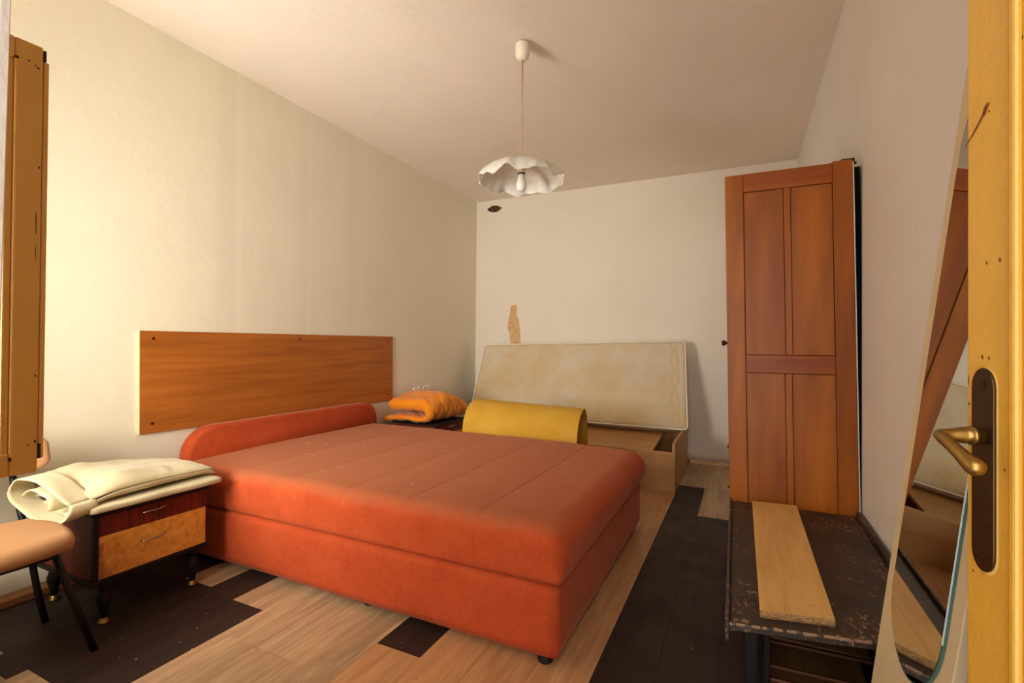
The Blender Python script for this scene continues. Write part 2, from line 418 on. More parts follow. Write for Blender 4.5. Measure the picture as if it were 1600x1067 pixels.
# back wall with a ragged double hole for a lost junction box
def ragged(cx, cz, rx, rz, n, ph):
    return [(cx + rx * math.cos(2 * PI * i / n) * (1 + 0.12 * math.sin(3.1 * i + ph)), cz + rz * math.sin(2 * PI * i / n) * (1 + 0.12 * math.cos(2.3 * i + ph))) for i in range(n)]
bm = B()
outer = [bm.verts.new(p) for p in ((XL - T, YB, -0.05), (XR + T, YB, -0.05), (XR + T, YB, H), (XL - T, YB, H))]
eds = [bm.edges.new((outer[i], outer[(i + 1) % 4])) for i in range(4)]
hx, hz = -2.43, 2.515
hp = []
for i in range(22):
    a = 2 * PI * i / 22
    r = 0.036 + 0.052 * abs(math.cos(a)) ** 1.3
    hp.append((hx + r * math.cos(a) * 1.0 * (1 + 0.07 * math.sin(i * 2.7)), hz + (0.036 - 0.008 * math.sin(a * 2 + 1.4) - 0.010 * math.exp(-(math.cos(a) / 0.35) ** 2)) * math.sin(a) * 1.05))
hv = [bm.verts.new((x, YB, z)) for x, z in hp]
he = [bm.edges.new((hv[i], hv[(i + 1) % 22])) for i in range(22)]
bmesh.ops.triangle_fill(bm, edges=eds + he, use_beauty=True)
hb = [bm.verts.new((hx + (x - hx) * 0.8, YB + 0.05, hz + (z - hz) * 0.8)) for x, z in hp]
for i in range(22): bm.faces.new([hv[i], hv[(i + 1) % 22], hb[(i + 1) % 22], hb[i]]).material_index = 1
bm.faces.new(hb).material_index = 1
o2 = [bm.verts.new((v.co.x, YB + T, v.co.z)) for v in outer]
for i in range(4): bm.faces.new([outer[i], outer[(i + 1) % 4], o2[(i + 1) % 4], o2[i]])
bm.faces.new(o2)
wback = struct(obj('wall_back', bm, [M['wall_back'], M['hole']]))
for (dx, r) in ((-0.038, 0.026), (0.042, 0.027)):
    bm = B(); pr = [(r, 0), (r, 0.03), (r * 0.85, 0.03), (r * 0.85, 0.004), (0, 0.004)]
    rings = []
    for rr, dd in pr:
        rings.append([bm.verts.new((hx + dx + rr * math.cos(2 * PI * j / 14), YB + 0.046 - dd, hz + (0.004 if dx > 0 else -0.004) + rr * math.sin(2 * PI * j / 14))) for j in range(14)] if rr > 0 else [bm.verts.new((hx + dx, YB + 0.046 - dd, hz))])
    for a, b in zip(rings, rings[1:]):
        for j in range(14):
            q = (j + 1) % 14
            bm.faces.new([a[j], a[q], b[q], b[j]] if len(b) > 1 else [a[j], a[q], b[0]])
    obj('junction_box', bm, M['hole'], wback, smooth=False)
# peeled strip of paint above the mattress
pp = [(-2.226, 1.459), (-2.165, 1.475), (-2.150, 1.44), (-2.153, 1.36), (-2.128, 1.30), (-2.118, 1.21), (-2.108, 1.12), (-2.104, 0.95), (-2.215, 0.95), (-2.225, 1.08), (-2.238, 1.16), (-2.262, 1.22), (-2.252, 1.31), (-2.232, 1.38)]
bm = B(); prism(bm, [(x, YB - 0.0012, z) for x, z in pp], (0, 0.002, 0))
obj('peeled_patch', bm, M['bare_plaster'], wback)
# torn plaster edge at the foot of the back wall
bm = B(); xs = frange(-0.42, -0.06, 24)
lo = [bm.verts.new((x, YB - 0.03 - 0.008 * nz_(x * 20, 0, 3), -0.002)) for x in xs]
up = [bm.verts.new((x, YB - 0.001, 0.028 + 0.02 * nz_(x * 14, 1, 0))) for x in xs]
bk = [bm.verts.new((x, YB + 0.002, -0.002)) for x in xs]
for i in range(24):
    bm.faces.new([lo[i], lo[i + 1], up[i + 1], up[i]]); bm.faces.new([up[i], up[i + 1], bk[i + 1], bk[i]])
obj('crumbled_edge', bm, M['bare_plaster'], wback)

# front wall, pierced by the window and by the doorway the camera stands in
JL, JR = -0.362, 0.345
WX0, WX1, WZ0, WZ1 = -2.47, -1.48, 0.71, 1.76
bm = B()
box(bm, XL - T, WX0, YF - 0.3, YF, -0.05, H); box(bm, WX0, WX1, YF - 0.3, YF, -0.05, WZ0); box(bm, WX0, WX1, YF - 0.3, YF, WZ1, H)
hexa(bm, [(WX1, YF - 0.3, -0.05), (JL - 0.036, YF - 0.3, -0.05), (JL - 0.036, YF, -0.05), (WX1, YF, -0.05), (WX1, YF - 0.3, H), (JL + 0.062, YF - 0.3, H), (JL + 0.062, YF, H), (WX1, YF, H)])
box(bm, JL + 0.063, JR, YF - 0.3, YF, 2.1, H); box(bm, JR, XR + T, YF - 0.3, YF, -0.05, H)
struct(obj('wall_front', bm, M['wall_front'], bevel=0.006))

# laminate planks, dark and pale boards laid in columns
P0 = -2.585
cols = {
 -1: [(0.12, YB, 'dark')], 0: [(0.12, YB, 'dark')],
 1: [(0.12, 0.756, 'pale'), (0.756, 2.0, 'dark'), (2.0, YB, 'pale')],
 2: [(0.12, 0.70, 'pale'), (0.70, 1.34, 'dark'), (1.34, 1.62, 'pale'), (1.62, 2.6, 'dark'), (2.6, YB, 'pale')],
 3: [(0.12, 0.752, 'pale'), (0.752, 2.0, 'dark'), (2.0, YB, 'pale')],
 4: [(0.12, 1.313, 'dark'), (1.313, YB, 'pale')],
 5: [(0.12, YB, 'pale')], 6: [(0.12, YB, 'pale')], 7: [(0.12, YB, 'pale')],
 8: [(0.12, 1.344, 'orange'), (1.344, 1.62, 'dark'), (1.62, YB, 'orange')],
 9: [(0.12, 1.25, 'orange'), (1.25, YB, 'orange')], 10: [(0.12, YB, 'orange')], 11: [(0.12, YB, 'orange')],
 12: [(0.12, 3.86, 'dark'), (3.86, YB, 'grey')], 13: [(0.12, 3.21, 'dark'), (3.21, YB, 'grey')],
 14: [(0.12, YB, 'dark')], 15: [(0.12, YB, 'dark')], 16: [(0.12, YB, 'dark')]}
cut = {0: .9, 4: .55, 5: .62, 6: 1.02, 7: .45, 9: .0, 10: .62, 11: .5, 12: .7, 13: .9, 14: .4}
for kcol, runs in cols.items():
    x0 = max(XL - 0.001, P0 + 0.18 * kcol); x1 = min(XR + 0.001, P0 + 0.18 * (kcol + 1))
    if x1 - x0 < 0.02: continue
    for (a, b, kind) in runs:
        ys = [a]; y = a + cut.get(kcol, 1.28) if cut.get(kcol, 1.28) > 0.2 else a + 1.28
        while y < b - 0.15: ys.append(y); y += 1.28
        ys.append(b)
        for p, q in zip(ys, ys[1:]):
            g = 0.0005
            obj('plank', bx(x0 + g, x1 - g, p + g, q - g, -0.009, random.uniform(-0.0004, 0.0)), M['plank_' + kind], floor)
# threshold under the camera
obj('threshold', bx(JL - 0.02, JR + 0.02, -0.45, 0.119, -0.009, 0.012), M['foot_brown'], floor)
struct(obj('baseboard_left', bx(XL, XL + 0.07, YF + 0.001, 3.0, 0.0005, 0.034), M['foot_brown'], bevel=0.006))

# flaked spots of paint on the right wall
M['flake'] = plain('flaked_white_paint', srgb(226, 220, 210), 0.9, var=0.1, scale=80)
bm = B()
for (y, z, w, h, sd) in ((1.42, 1.93, 0.004, 0.05, 1), (1.38, 1.97, 0.03, 0.004, 2), (1.62, 1.36, 0.006, 0.02, 3), (1.40, 1.38, 0.005, 0.012, 4), (1.36, 1.30, 0.004, 0.015, 5), (1.60, 1.28, 0.006, 0.012, 6), (1.44, 2.02, 0.003, 0.03, 7), (1.66, 1.60, 0.004, 0.01, 8)):
    pts = []
    for i in range(11):
        a = 2 * PI * i / 11; q_ = 1 + 0.35 * math.sin(3 * a + sd) * math.cos(2 * a - sd)
        pts.append((XR - 0.0008, y + w * math.cos(a) * q_, z + h * math.sin(a) * q_))
    prism(bm, pts, (0.0012, 0, 0))
fl = obj('paint_flakes', bm, M['flake'], wr); fl['kind'] = 'stuff'

# ------------------------------------------------------------------ window with both sashes open
win = struct(obj('window_1', B(), M['ochre_win']))
win.location = (0, 0, 0)
def add_frame():
    bm = B()
    box(bm, WX0, WX0 + 0.03, 0.06, YF - 0.005, WZ0, WZ1); box(bm, WX1 - 0.03, WX1, 0.06, YF - 0.005, WZ0, WZ1)
    box(bm, WX0 + 0.03, WX1 - 0.03, 0.06, YF - 0.005, WZ0, WZ0 + 0.03); box(bm, WX0 + 0.03, WX1 - 0.03, 0.06, YF - 0.005, WZ1 - 0.03, WZ1)
    return bm
me = win.data; b_ = add_frame(); b_.to_mesh(me); b_.free()
bvm = win.modifiers.new('bevel', 'BEVEL'); bvm.width = 0.004
def sash(sx, dirn):
    """open casement, its plane along Y at x = sx; dirn = +1 if the room side faces +X"""
    y0, y1, z0, z1 = YF + 0.002, 0.563, 0.733, 1.737
    xa, xb = (sx - 0.036, sx) if dirn > 0 else (sx, sx + 0.036)
    face = sx
    s = obj('sash', B(), M['ochre_win'], win)
    sw = 0.050
    obj('stile', bx(xa, xb, y1 - sw, y1, z0, z1), M['ochre_win'], s, bevel=0.004)
    obj('stile', bx(xa, xb, y0, y0 + sw, z0, z1), M['ochre_win'], s, bevel=0.004)
    obj('rail', bx(xa, xb, y0 + sw, y1 - sw, z0, z0 + 0.052), M['ochre_win'], s, bevel=0.004)
    obj('rail', bx(xa, xb, y0 + sw, y1 - sw, z1 - 0.05, z1), M['ochre_win'], s, bevel=0.004)
    xm = (xa + xb) / 2
    bm = B()   # glazing bead, a sloping strip round the pane
    for yy0, yy1 in ((y1 - sw - 0.014, y1 - sw), (y0 + sw, y0 + sw + 0.014)):
        box(bm, xm + 0.0035, xm + 0.012, yy0, yy1, z0 + 0.052, z1 - 0.05)
    obj('glazing_bead', bm, M['ochre_win'], s, bevel=0.003)
    obj('pane', bx(xm - 0.002, xm + 0.002, y0 + sw - 0.004, y1 - sw + 0.004, z0 + 0.048, z1 - 0.046), M['glass'], s)
    return s
s1 = sash(-1.50, 1)
# overlapping lip of the free edge, and its worn metal parts
obj('lip', bx(-1.516, -1.500, 0.5635, 0.5735, 0.765, 1.705), M['ochre_win'], s1, bevel=0.003)
bm = B()
box(bm, -1.512, -1.4985, 0.5632, 0.5672, 0.765, 0.80); box(bm, -1.512, -1.4985, 0.5632, 0.5672, 1.705, 1.73)
obj('catch_plate', bm, M['bronze'], s1)
bm = B()
for (y, z, w, h) in ((0.514, 0.772, 0.006, 0.009), (0.553, 1.683, 0.005, 0.004), (0.536, 1.692, 0.004, 0.003), (0.548, 1.687, 0.004, 0.002), (0.515, 1.69, 0.008, 0.006), (0.545, 0.80, 0.003, 0.003), (0.557, 0.806, 0.004, 0.006), (0.553, 1.32, 0.0016, 0.05), (0.553, 1.25, 0.001, 0.03), (0.557, 1.45, 0.003, 0.005), (0.556, 0.96, 0.003, 0.004)):
    w *= 0.55; h *= 0.6
    poly = [(-1.5, y + w * math.cos(a) * (1 + .3 * math.sin(5 * a)), z + h * math.sin(a)) for a in [2 * PI * i / 9 for i in range(9)]]
    prism(bm, poly, (0.0004, 0, 0))
obj('paint_chips', bm, M['dark_chip'], s1)['kind'] = 'stuff'
sash(-2.455, -1)

# ------------------------------------------------------------------ ochre door leaf opened into the room
th = math.radians(11)
dU = Vector((math.sin(th), -math.cos(th), 0)); dN = Vector((-math.cos(th), -math.sin(th), 0))  # along the leaf, towards the viewer side
dE = Vector((0.225, 0.704, 0))
def dp(u, n, z): return tuple(dE + dU * u + dN * n + Vector((0, 0, z)))
def dbox(bm, u0, u1, n0, n1, z0, z1):
    hexa(bm, [dp(u0, n0, z0), dp(u1, n0, z0), dp(u1, n1, z0), dp(u0, n1, z0), dp(u0, n0, z1), dp(u1, n0, z1), dp(u1, n1, z1), dp(u0, n1, z1)])
DW = 0.585
bm = B(); dbox(bm, 0.0, 0.070, -0.040, 0.0, 0.012, 2.06)
door = struct(obj('door_1', bm, M['ochre_door'], bevel=0.003))
bm = B(); dbox(bm, DW - 0.075, DW, -0.040, 0.0, 0.012, 2.06); obj('stile', bm, M['ochre_door'], door, bevel=0.003)
for (z0, z1) in ((0.012, 0.2), (0.78, 0.90), (1.95, 2.06)):
    if z0 == 0.78: continue
    bm = B(); dbox(bm, 0.0705, DW - 0.0755, -0.040, 0.0, z0, z1); obj('rail', bm, M['ochre_door'], door, bevel=0.003)
bm = B(); dbox(bm, 0.0705, DW - 0.0755, -0.040, 0.0, 0.50, 0.62); obj('rail', bm, M['ochre_door'], door, bevel=0.003)
for (z0, z1) in ((0.2005, 0.4995), (0.6205, 1.9495)):
    bm = B(); dbox(bm, 0.0705, DW - 0.0755, -0.028, -0.012, z0, z1); obj('panel', bm, M['ochre_door'], door)
    bm = B()   # stepped moulding round the panel
    for (off, n0, n1, w) in ((0.0, -0.0118, 0.006, 0.010), (0.010, -0.0118, 0.001, 0.008), (0.018, -0.0118, -0.006, 0.012)):
        u0, u1 = 0.0708 + off, DW - 0.0758 - off
        dbox(bm, u0, u0 + w, n0, n1, z0 + off, z1 - off); dbox(bm, u1 - w, u1, n0, n1, z0 + off, z1 - off)
        dbox(bm, u0 + w, u1 - w, n0, n1, z0 + off, z0 + off + w); dbox(bm, u0 + w, u1 - w, n0, n1, z1 - off - w, z1 - off)
    obj('moulding', bm, M['ochre_door'], door, bevel=0.003)
# handle plate: long plate with round ends
def plate_poly(u0, u1, z0, z1, n, grow=0.0):
    r = (u1 - u0) / 2 + grow; cu = (u0 + u1) / 2; pts = []
    for i in range(13):
        a = PI * i / 12; pts.append(dp(cu + r * math.cos(a), n, z1 - (u1 - u0) / 2 + r * math.sin(a) * 1.25))
    for i in range(13):
        a = PI + PI * i / 12; pts.append(dp(cu + r * math.cos(a), n, z0 + (u1 - u0) / 2 + r * math.sin(a) * 1.25))
    return pts
bm = B(); prism(bm, plate_poly(0.014, 0.0475, 0.812, 1.016, 0.0005), dN * 0.003)
plate = obj('handle_plate', bm, M['bronze'], door, bevel=0.001)
bm = B()
for z in (1.003, 0.823):
    c = [dp(0.031 + 0.0035 * math.cos(a), 0.0036, z + 0.0035 * math.sin(a)) for a in [2 * PI * i / 10 for i in range(10)]]
    prism(bm, c, dN * 0.0012)
obj('screw', bm, M['bronze'], plate)
bm = B()
c = [dp(0.032 + (0.003 if 0 <= i < 7 else 0.0018) * math.cos(2 * PI * i / 12), 0.0036, 0.893 + (0.004 if i < 7 else 0.010) * math.sin(2 * PI * i / 12)) for i in range(12)]
prism(bm, c, dN * 0.0004); obj('keyhole', bm, M['rubber'], plate)
M['old_paint'] = plain('paler_old_paint', srgb(224, 186, 104), 0.5)
bm = B(); prism(bm, plate_poly(0.0165, 0.0492, 0.8095, 1.0165, 0.0002), dN * 0.0004); obj('bare_paint_edge', bm, M['old_paint'], door)
bm = B()
zc = 0.949; uc = 0.031
tube(bm, [dp(uc, 0.0038, zc), dp(uc, 0.010, zc), dp(uc, 0.0102, zc), dp(uc, 0.014, zc), dp(uc, 0.0142, zc), dp(uc, 0.021, zc), dp(uc, 0.029, zc), dp(uc, 0.036, zc), dp(uc + 0.001, 0.0395, zc - 0.001)],
     [0.0080, 0.0080, 0.0100, 0.0100, 0.0086, 0.0088, 0.0068, 0.0060, 0.0062], 16)
tube(bm, [dp(uc - 0.003, 0.0405, zc), dp(uc - 0.001, 0.0405, zc), dp(uc + 0.006, 0.0405, zc - 0.003), dp(uc + 0.020, 0.039, zc - 0.010), dp(uc + 0.033, 0.0365, zc - 0.018), dp(uc + 0.041, 0.0345, zc - 0.023), dp(uc + 0.047, 0.033, zc - 0.026), dp(uc + 0.050, 0.032, zc - 0.028)],
     [0.0030, 0.0060, 0.0064, 0.0062, 0.0072, 0.0088, 0.0082, 0.004], 16)
obj('lever_handle', bm, M['brass'], door, smooth=True)
# scratches and chips in the door paint
def blob(bm, u, z, w, h, ang=0.0, n=0.0003, seed=0):
    pts = []
    for i in range(10):
        a = 2 * PI * i / 10; r = 1 + 0.35 * math.sin(3 * a + seed) * math.cos(2 * a + seed * 2)
        x, y = w * math.cos(a) * r, h * math.sin(a) * r
        pts.append(dp(u + x * math.cos(ang) - y * math.sin(ang), n, z + x * math.sin(ang) + y * math.cos(ang)))
    prism(bm, pts, dN * 0.0003)
bm = B()
blob(bm, 0.022, 1.283, 0.0016, 0.020, -0.85, seed=1); blob(bm, 0.031, 1.292, 0.003, 0.007, -0.5, seed=2); blob(bm, 0.008, 1.272, 0.001, 0.012, -0.95, seed=3); blob(bm, 0.036, 1.288, 0.001, 0.0012, 0, seed=4)
for (u, z, s) in ((0.026, 1.032, .0015), (0.036, 1.031, .0012), (0.005, 0.98, .001), (0.033, 1.130, .0012), (0.052, 1.13, .0016), (0.012, 0.80, .001), (0.058, 0.92, .001)):
    blob(bm, u, z, s, s * 1.6, 0.2, seed=z * 40)
blob(bm, 0.004, 1.005, 0.0007, 0.006, 0, seed=5)
o = obj('rust_marks', bm, M['rust'], door); o['kind'] = 'stuff'

# ------------------------------------------------------------------ bed
bed = thing('bed', 'wide orange upholstered divan bed in the middle of the room', 'bed', (-1.54, 2.15, 0))
BX0, BX1, BY0, BY1 = -2.545, -0.531, 1.476, 2.885
bm = shell(frange(BX0, BX1, 40), frange(BY0, BY1, 28), frange(0.030, 0.262, 8),
           lambda x, y, z: rounder(BX0, BX1, BY0, BY1, 0.030, 0.262, 0.012)(x, y, z) + Vector((0, 0.003 * nz_(x * 2, 0, z * 6) if y < 2 else 0, 0)))
obj('bed_base', bm, M['velour'], bed, smooth=True)
seams = [-2.11, -1.775, -1.451, -1.146, -0.833]
xs = sorted(set([round(v, 5) for v in frange(BX0, BX1 + 0.012, 110)] + [s + d for s in seams for d in (-0.012, -0.007, -0.0035, 0, 0.0035, 0.007, 0.012)]))
fr = rounder(BX0, BX1 + 0.014, BY0 - 0.006, BY1 + 0.02, 0.270, 0.452, 0.075, 0.014)
def matt(x, y, z):
    p = fr(x, y, z)
    g = sum(math.exp(-((p.x - s) / 0.0030) ** 2) for s in seams)
    pu = min(abs(p.x - s) for s in seams)
    top = min(1, max(0, (p.z - 0.36) / 0.08))
    inw = Vector((0, (1 if p.y < 2.1 else -1) * (1 - top), -top))
    p = p + inw * 0.0022 * g
    if z > 0.28:
        p.z += top * (0.006 * nz_(p.x * 1.7, p.y * 1.7, 1) + 0.003 * min(1, pu / 0.1) - 0.022 * max(0, (p.x + 1.1) / 0.6) ** 2)
        if p.y < 1.7: p.y += 0.004 * nz_(p.x * 6, 3, p.z * 9) * (1 - top)
        # the foot end bulges out over the base towards the far corner
        if p.x > -0.62: p.x += 0.022 * math.sin(PI * min(1, max(0, (p.z - 0.27) / 0.16))) * min(1, (p.y - 1.4) / 1.0)
    return p
bm = shell(xs, frange(BY0 - 0.006, BY1 + 0.02, 60), frange(0.270, 0.452, 14), matt)
obj('mattress_top', bm, M['velour_top'], bed, smooth=True)
# headboard with large round corners
hy0, hy1, hz1 = 1.545, 2.975, 0.598
def hb_poly(x, inset):
    pts = [(x, hy1 - inset, 0.06), ]
    for i in range(13):
        a = PI / 2 * i / 12; r = 0.13 - inset * 0.3; pts.append((x, hy1 - inset - r + r * math.cos(a), hz1 - inset - r + r * math.sin(a)))
    for i in range(15):
        a = PI / 2 + PI / 2 * i / 14; r = 0.155 - inset * 0.3; pts.append((x, hy0 + inset + r + r * math.cos(a), hz1 - inset - r + r * math.sin(a)))
    pts.append((x, hy0 + inset, 0.06)); return pts
bm = B(); rings = [[bm.verts.new(p) for p in hb_poly(x, i)] for x, i in ((-2.632, 0.006), (-2.626, 0.0), (-2.570, 0.0), (-2.558, 0.006), (-2.551, 0.018))]
n = len(rings[0])
for a, b in zip(rings, rings[1:]):
    for i in range(n): bm.faces.new([a[i], a[(i + 1) % n], b[(i + 1) % n], b[i]])
bm.faces.new(rings[0]); bm.faces.new(rings[-1][::-1])
hbo = obj('headboard', bm, M['velour'], bed, smooth=True)
for (x, y) in ((-0.585, 1.515), (-0.60, 2.84), (-2.46, 1.53), (-2.46, 2.84), (-1.35, 1.54)):
    bm = B(); lathe(bm, [(0, 0.0), (0.024, 0.0), (0.026, 0.004), (0.024, 0.0295), (0, 0.0295)], x, y, 16)
    obj('foot', bm, M['rubber'], bed)

# white lint on the bed and on the floor
def lint(spots, name, label, size=0.004):
    bm = B()
    for (x, y, z) in spots:
        if z == 0: z = matt(x, y, 0.452).z + 0.0006
        a = random.uniform(0, PI); L = random.uniform(0.6, 1.8) * size; k2 = random.uniform(-1, 1)
        pts = [(x + L * t * math.cos(a) - k2 * L * t * t * math.sin(a), y + L * t * math.sin(a) + k2 * L * t * t * math.cos(a), z + 0.0007) for t in (-1, -0.5, 0, 0.5, 1)]
        tube(bm, pts, [0.0003, 0.0007, 0.0008, 0.0006, 0.0003], 5)
    o = obj(name, bm, M['lint']); tag(o, label, 'lint', kind='stuff')
lint([(random.uniform(-2.3, -0.75), random.uniform(1.62, 2.7), 0) for _ in range(34)], 'lint', 'tiny white specks of lint scattered over the orange bed', 0.005)
lint([(random.uniform(-2.0, -0.05), random.uniform(0.75, 1.42), 0.0003) for _ in range(40)] + [(random.uniform(-0.4, -0.1), random.uniform(1.2, 3.5), 0.0003) for _ in range(12)], 'crumbs', 'tiny pale crumbs scattered over the laminate floor', 0.003)

# laminate panel screwed to the wall above the bed
t = thing('headboard_panel', 'long orange-brown wood-look panel screwed to the left wall above the bed', 'wall panel', (XL, 2.3, 0.58))
bm = B(); hexa(bm, [(XL + 0.001, 1.364, 0.594), (XL + 0.016, 1.364, 0.594), (XL + 0.016, 3.252, 0.577), (XL + 0.001, 3.252, 0.577), (XL + 0.001, 1.359, 1.097), (XL + 0.016, 1.359, 1.097), (XL + 0.016, 3.246, 1.105), (XL + 0.001, 3.246, 1.105)])
obj('board', bm, M['headboard_panel'], t, bevel=0.001)
bm = B(); hexa(bm, [(XL + 0.001, 1.3625, 0.594), (XL + 0.0165, 1.3625, 0.594), (XL + 0.0165, 1.3637, 0.594), (XL + 0.001, 1.3637, 0.594), (XL + 0.001, 1.3575, 1.097), (XL + 0.0165, 1.3575, 1.097), (XL + 0.0165, 1.3587, 1.097), (XL + 0.001, 1.3587, 1.097)])
obj('edge_band', bm, M['edge_band'], t)
for (y, z) in ((1.42, 0.64), (1.42, 1.06), (3.19, 0.63), (3.19, 1.06), (2.3, 1.07)):
    bm = B(); c = [(XL + 0.0161, y + 0.007 * math.cos(a), z + 0.007 * math.sin(a)) for a in [2 * PI * i / 12 for i in range(12)]]
    prism(bm, c, (0.0012, 0, 0)); obj('screw', bm, M['bronze'], t)

# ------------------------------------------------------------------ nightstands
def drawer_handle(y, z, parent, x):
    bm = B()
    pts = [(x + 0.001, y - 0.044, z - 0.001), (x + 0.010, y - 0.040, z), (x + 0.016, y - 0.02, z + 0.003), (x + 0.017, y, z + 0.001), (x + 0.016, y + 0.02, z + 0.004), (x + 0.010, y + 0.040, z + 0.008), (x + 0.001, y + 0.044, z + 0.009)]
    tube(bm, pts, [0.0025, 0.003, 0.0034, 0.0034, 0.0034, 0.003, 0.0025], 8)
    return obj('handle', bm, M['steel'], parent, smooth=True)
NX0, NX1, NY0, NY1 = -2.545, -2.115, 0.944, 1.366
def make_nightstand():
    t = thing('nightstand', 'low dark red nightstand with burl lower drawer, left of the bed', 'nightstand', ((NX0 + NX1) / 2, (NY0 + NY1) / 2, 0), 'matching nightstands')
    bm = B(); box(bm, NX0 + 0.01, NX1 - 0.018, NY0 + 0.006, NY0 + 0.022, 0.172, 0.402); box(bm, NX0 + 0.01, NX1 - 0.018, NY1 - 0.022, NY1 - 0.006, 0.172, 0.402)
    box(bm, NX0 + 0.01, NX0 + 0.02, NY0 + 0.022, NY1 - 0.022, 0.172, 0.402)
    obj('body', bm, M['mahog_side'], t, bevel=0.001)
    obj('top', bx(NX0, NX1 + 0.008, NY0, NY1, 0.402, 0.420), M['black_lacq'], t, bevel=0.003)
    obj('bottom', bx(NX0, NX1 + 0.006, NY0, NY1, 0.152, 0.172), M['black_lacq'], t, bevel=0.003)
    d = obj('drawer', bx(NX1 - 0.018, NX1, NY0 + 0.024, NY1 - 0.008, 0.329, 0.4015), M['mahog'], t, bevel=0.001); drawer_handle(1.150, 0.377, d, NX1)
    d = obj('drawer', bx(NX1 - 0.018, NX1, NY0 + 0.024, NY1 - 0.008, 0.1725, 0.3275), M['burl'], t, bevel=0.001); d['label'] = 'lower drawer in golden burl veneer'; drawer_handle(1.150, 0.266, d, NX1)
    obj('front_edge', bx(NX1 - 0.018, NX1 + 0.001, NY0 + 0.006, NY0 + 0.0235, 0.1725, 0.4015), M['black_lacq'], t)
    for (x, y) in ((-2.133, 0.995), (-2.133, 1.315), (-2.50, 0.995), (-2.50, 1.315)):
        bm = B(); lathe(bm, [(0, 0.1515), (0.020, 0.1515), (0.021, 0.140), (0.017, 0.130), (0.0165, 0.120), (0.024, 0.095), (0.023, 0.08), (0.014, 0.045), (0.011, 0.022), (0, 0.022)], x, y, 20)
        l = obj('leg', bm, M['black_lacq'], t, smooth=True)
        bm = B(); lathe(bm, [(0, 0.0), (0.012, 0.0), (0.019, 0.004), (0.018, 0.009), (0.0125, 0.014), (0.0125, 0.0218), (0, 0.0218)], x, y, 20)
        obj('brass_foot', bm, M['brass'], l, smooth=True)
    return t
ns = make_nightstand()
ns2 = ns.copy(); C.objects.link(ns2); ns2.location = ns.location + Vector((-0.035, 2.242, 0))
ns2['label'] = 'dark red nightstand in the far corner, under the orange quilt'
for ch in list(ns.children):
    c = ch.copy(); C.objects.link(c); c.parent = ns2
    for g in ch.children:
        d = g.copy(); C.objects.link(d); d.parent = c

# ------------------------------------------------------------------ folded cream cloth on the near nightstand
cl = thing('folded_cloth', 'folded cream cloth lying crumpled on the near nightstand', 'cloth', (-2.3, 1.13, 0.42))
def strip_mesh(path_fn, n, m, thick):
    """surface path_fn(u, v) thickened"""
    bm = B(); g = [[bm.verts.new(path_fn(i / n, j / m)) for j in range(m + 1)] for i in range(n + 1)]
    for i in range(n):
        for j in range(m): bm.faces.new([g[i][j], g[i + 1][j], g[i + 1][j + 1], g[i][j + 1]])
    return bm
def add_solid(o, th_, off=0.0, sub=0):
    s = o.modifiers.new('solid', 'SOLIDIFY'); s.thickness = th_; s.offset = off
    if sub: q = o.modifiers.new('sub', 'SUBSURF'); q.levels = sub; q.render_levels = sub
def main_fold(u, v):
    # v round the flattened tube, u from the open left end to the folded right end
    y = 0.875 + u * 0.530
    a = 2 * PI * v
    wid = 0.205 - 0.02 * u
    hgt = 0.052 + 0.012 * math.sin(PI * u) - 0.014 * u
    if u > 0.92: hgt *= math.sqrt(max(0.0, 1 - ((u - 0.92) / 0.08) ** 2)) * 0.9 + 0.1
    ca, sa = math.cos(a), math.sin(a)
    x = -2.315 + wid * (abs(ca) ** 0.75) * (1 if ca > 0 else -1)
    z = 0.447 + hgt * 0.62 + hgt * (abs(sa) ** 0.8) * (1 if sa > 0 else -1) * 0.62
    z += 0.020 * math.exp(-((u - 0.30) / 0.22) ** 2) * max(0, sa)
    if sa > 0: z += 0.010 * nz_(x * 7, y * 6, 0.3) + 0.012 * math.exp(-(((x + 2.40) + (y - 1.0) * 0.4) / 0.035) ** 2) * (1 - u)
    if u < 0.3 and ca > 0:
        k_ = (0.3 - u) / 0.3; z -= 0.035 * k_ ** 2 * ca; x += 0.012 * k_ * ca
    x += 0.008 * nz_(y * 8, z * 10, 4)
    if sa > 0:
        z += 0.004 * nz_(x * 16, y * 13, 2) * sa + 0.009 * (1 - min(1, abs(nz_(x * 5 + y * 4, y * 3 - x * 2, 6)) * 3)) ** 3 * sa
    y += 0.012 * math.sin(a * 2) * (1 - u) + (0.02 * (1 - u) if sa < 0 else 0)
    if ca > 0.2: z += 0.012 * u * ca
    return (x, y, z)
o = obj('upper_fold', strip_mesh(main_fold, 40, 56, 0.004), M['cream_cloth'], cl, smooth=True); add_solid(o, 0.005, 1.0)
# thin lower layer showing under the upper fold
def lower(x, y, z):
    p = rounder(-2.535, -2.078, 0.925, 1.412, 0.4215, 0.446, 0.012)(x, y, z)
    p.z += 0.003 * (nz_(p.x * 9, p.y * 9, 2) + 1) * (1 if z > 0.43 else 0); p.x += 0.006 * nz_(p.y * 8, 1, 1); 
    return p
o = obj('lower_layer', shell(frange(-2.535, -2.078, 22), frange(0.925, 1.412, 26), frange(0.4215, 0.446, 4), lower), M['cream_cloth'], cl, smooth=True)
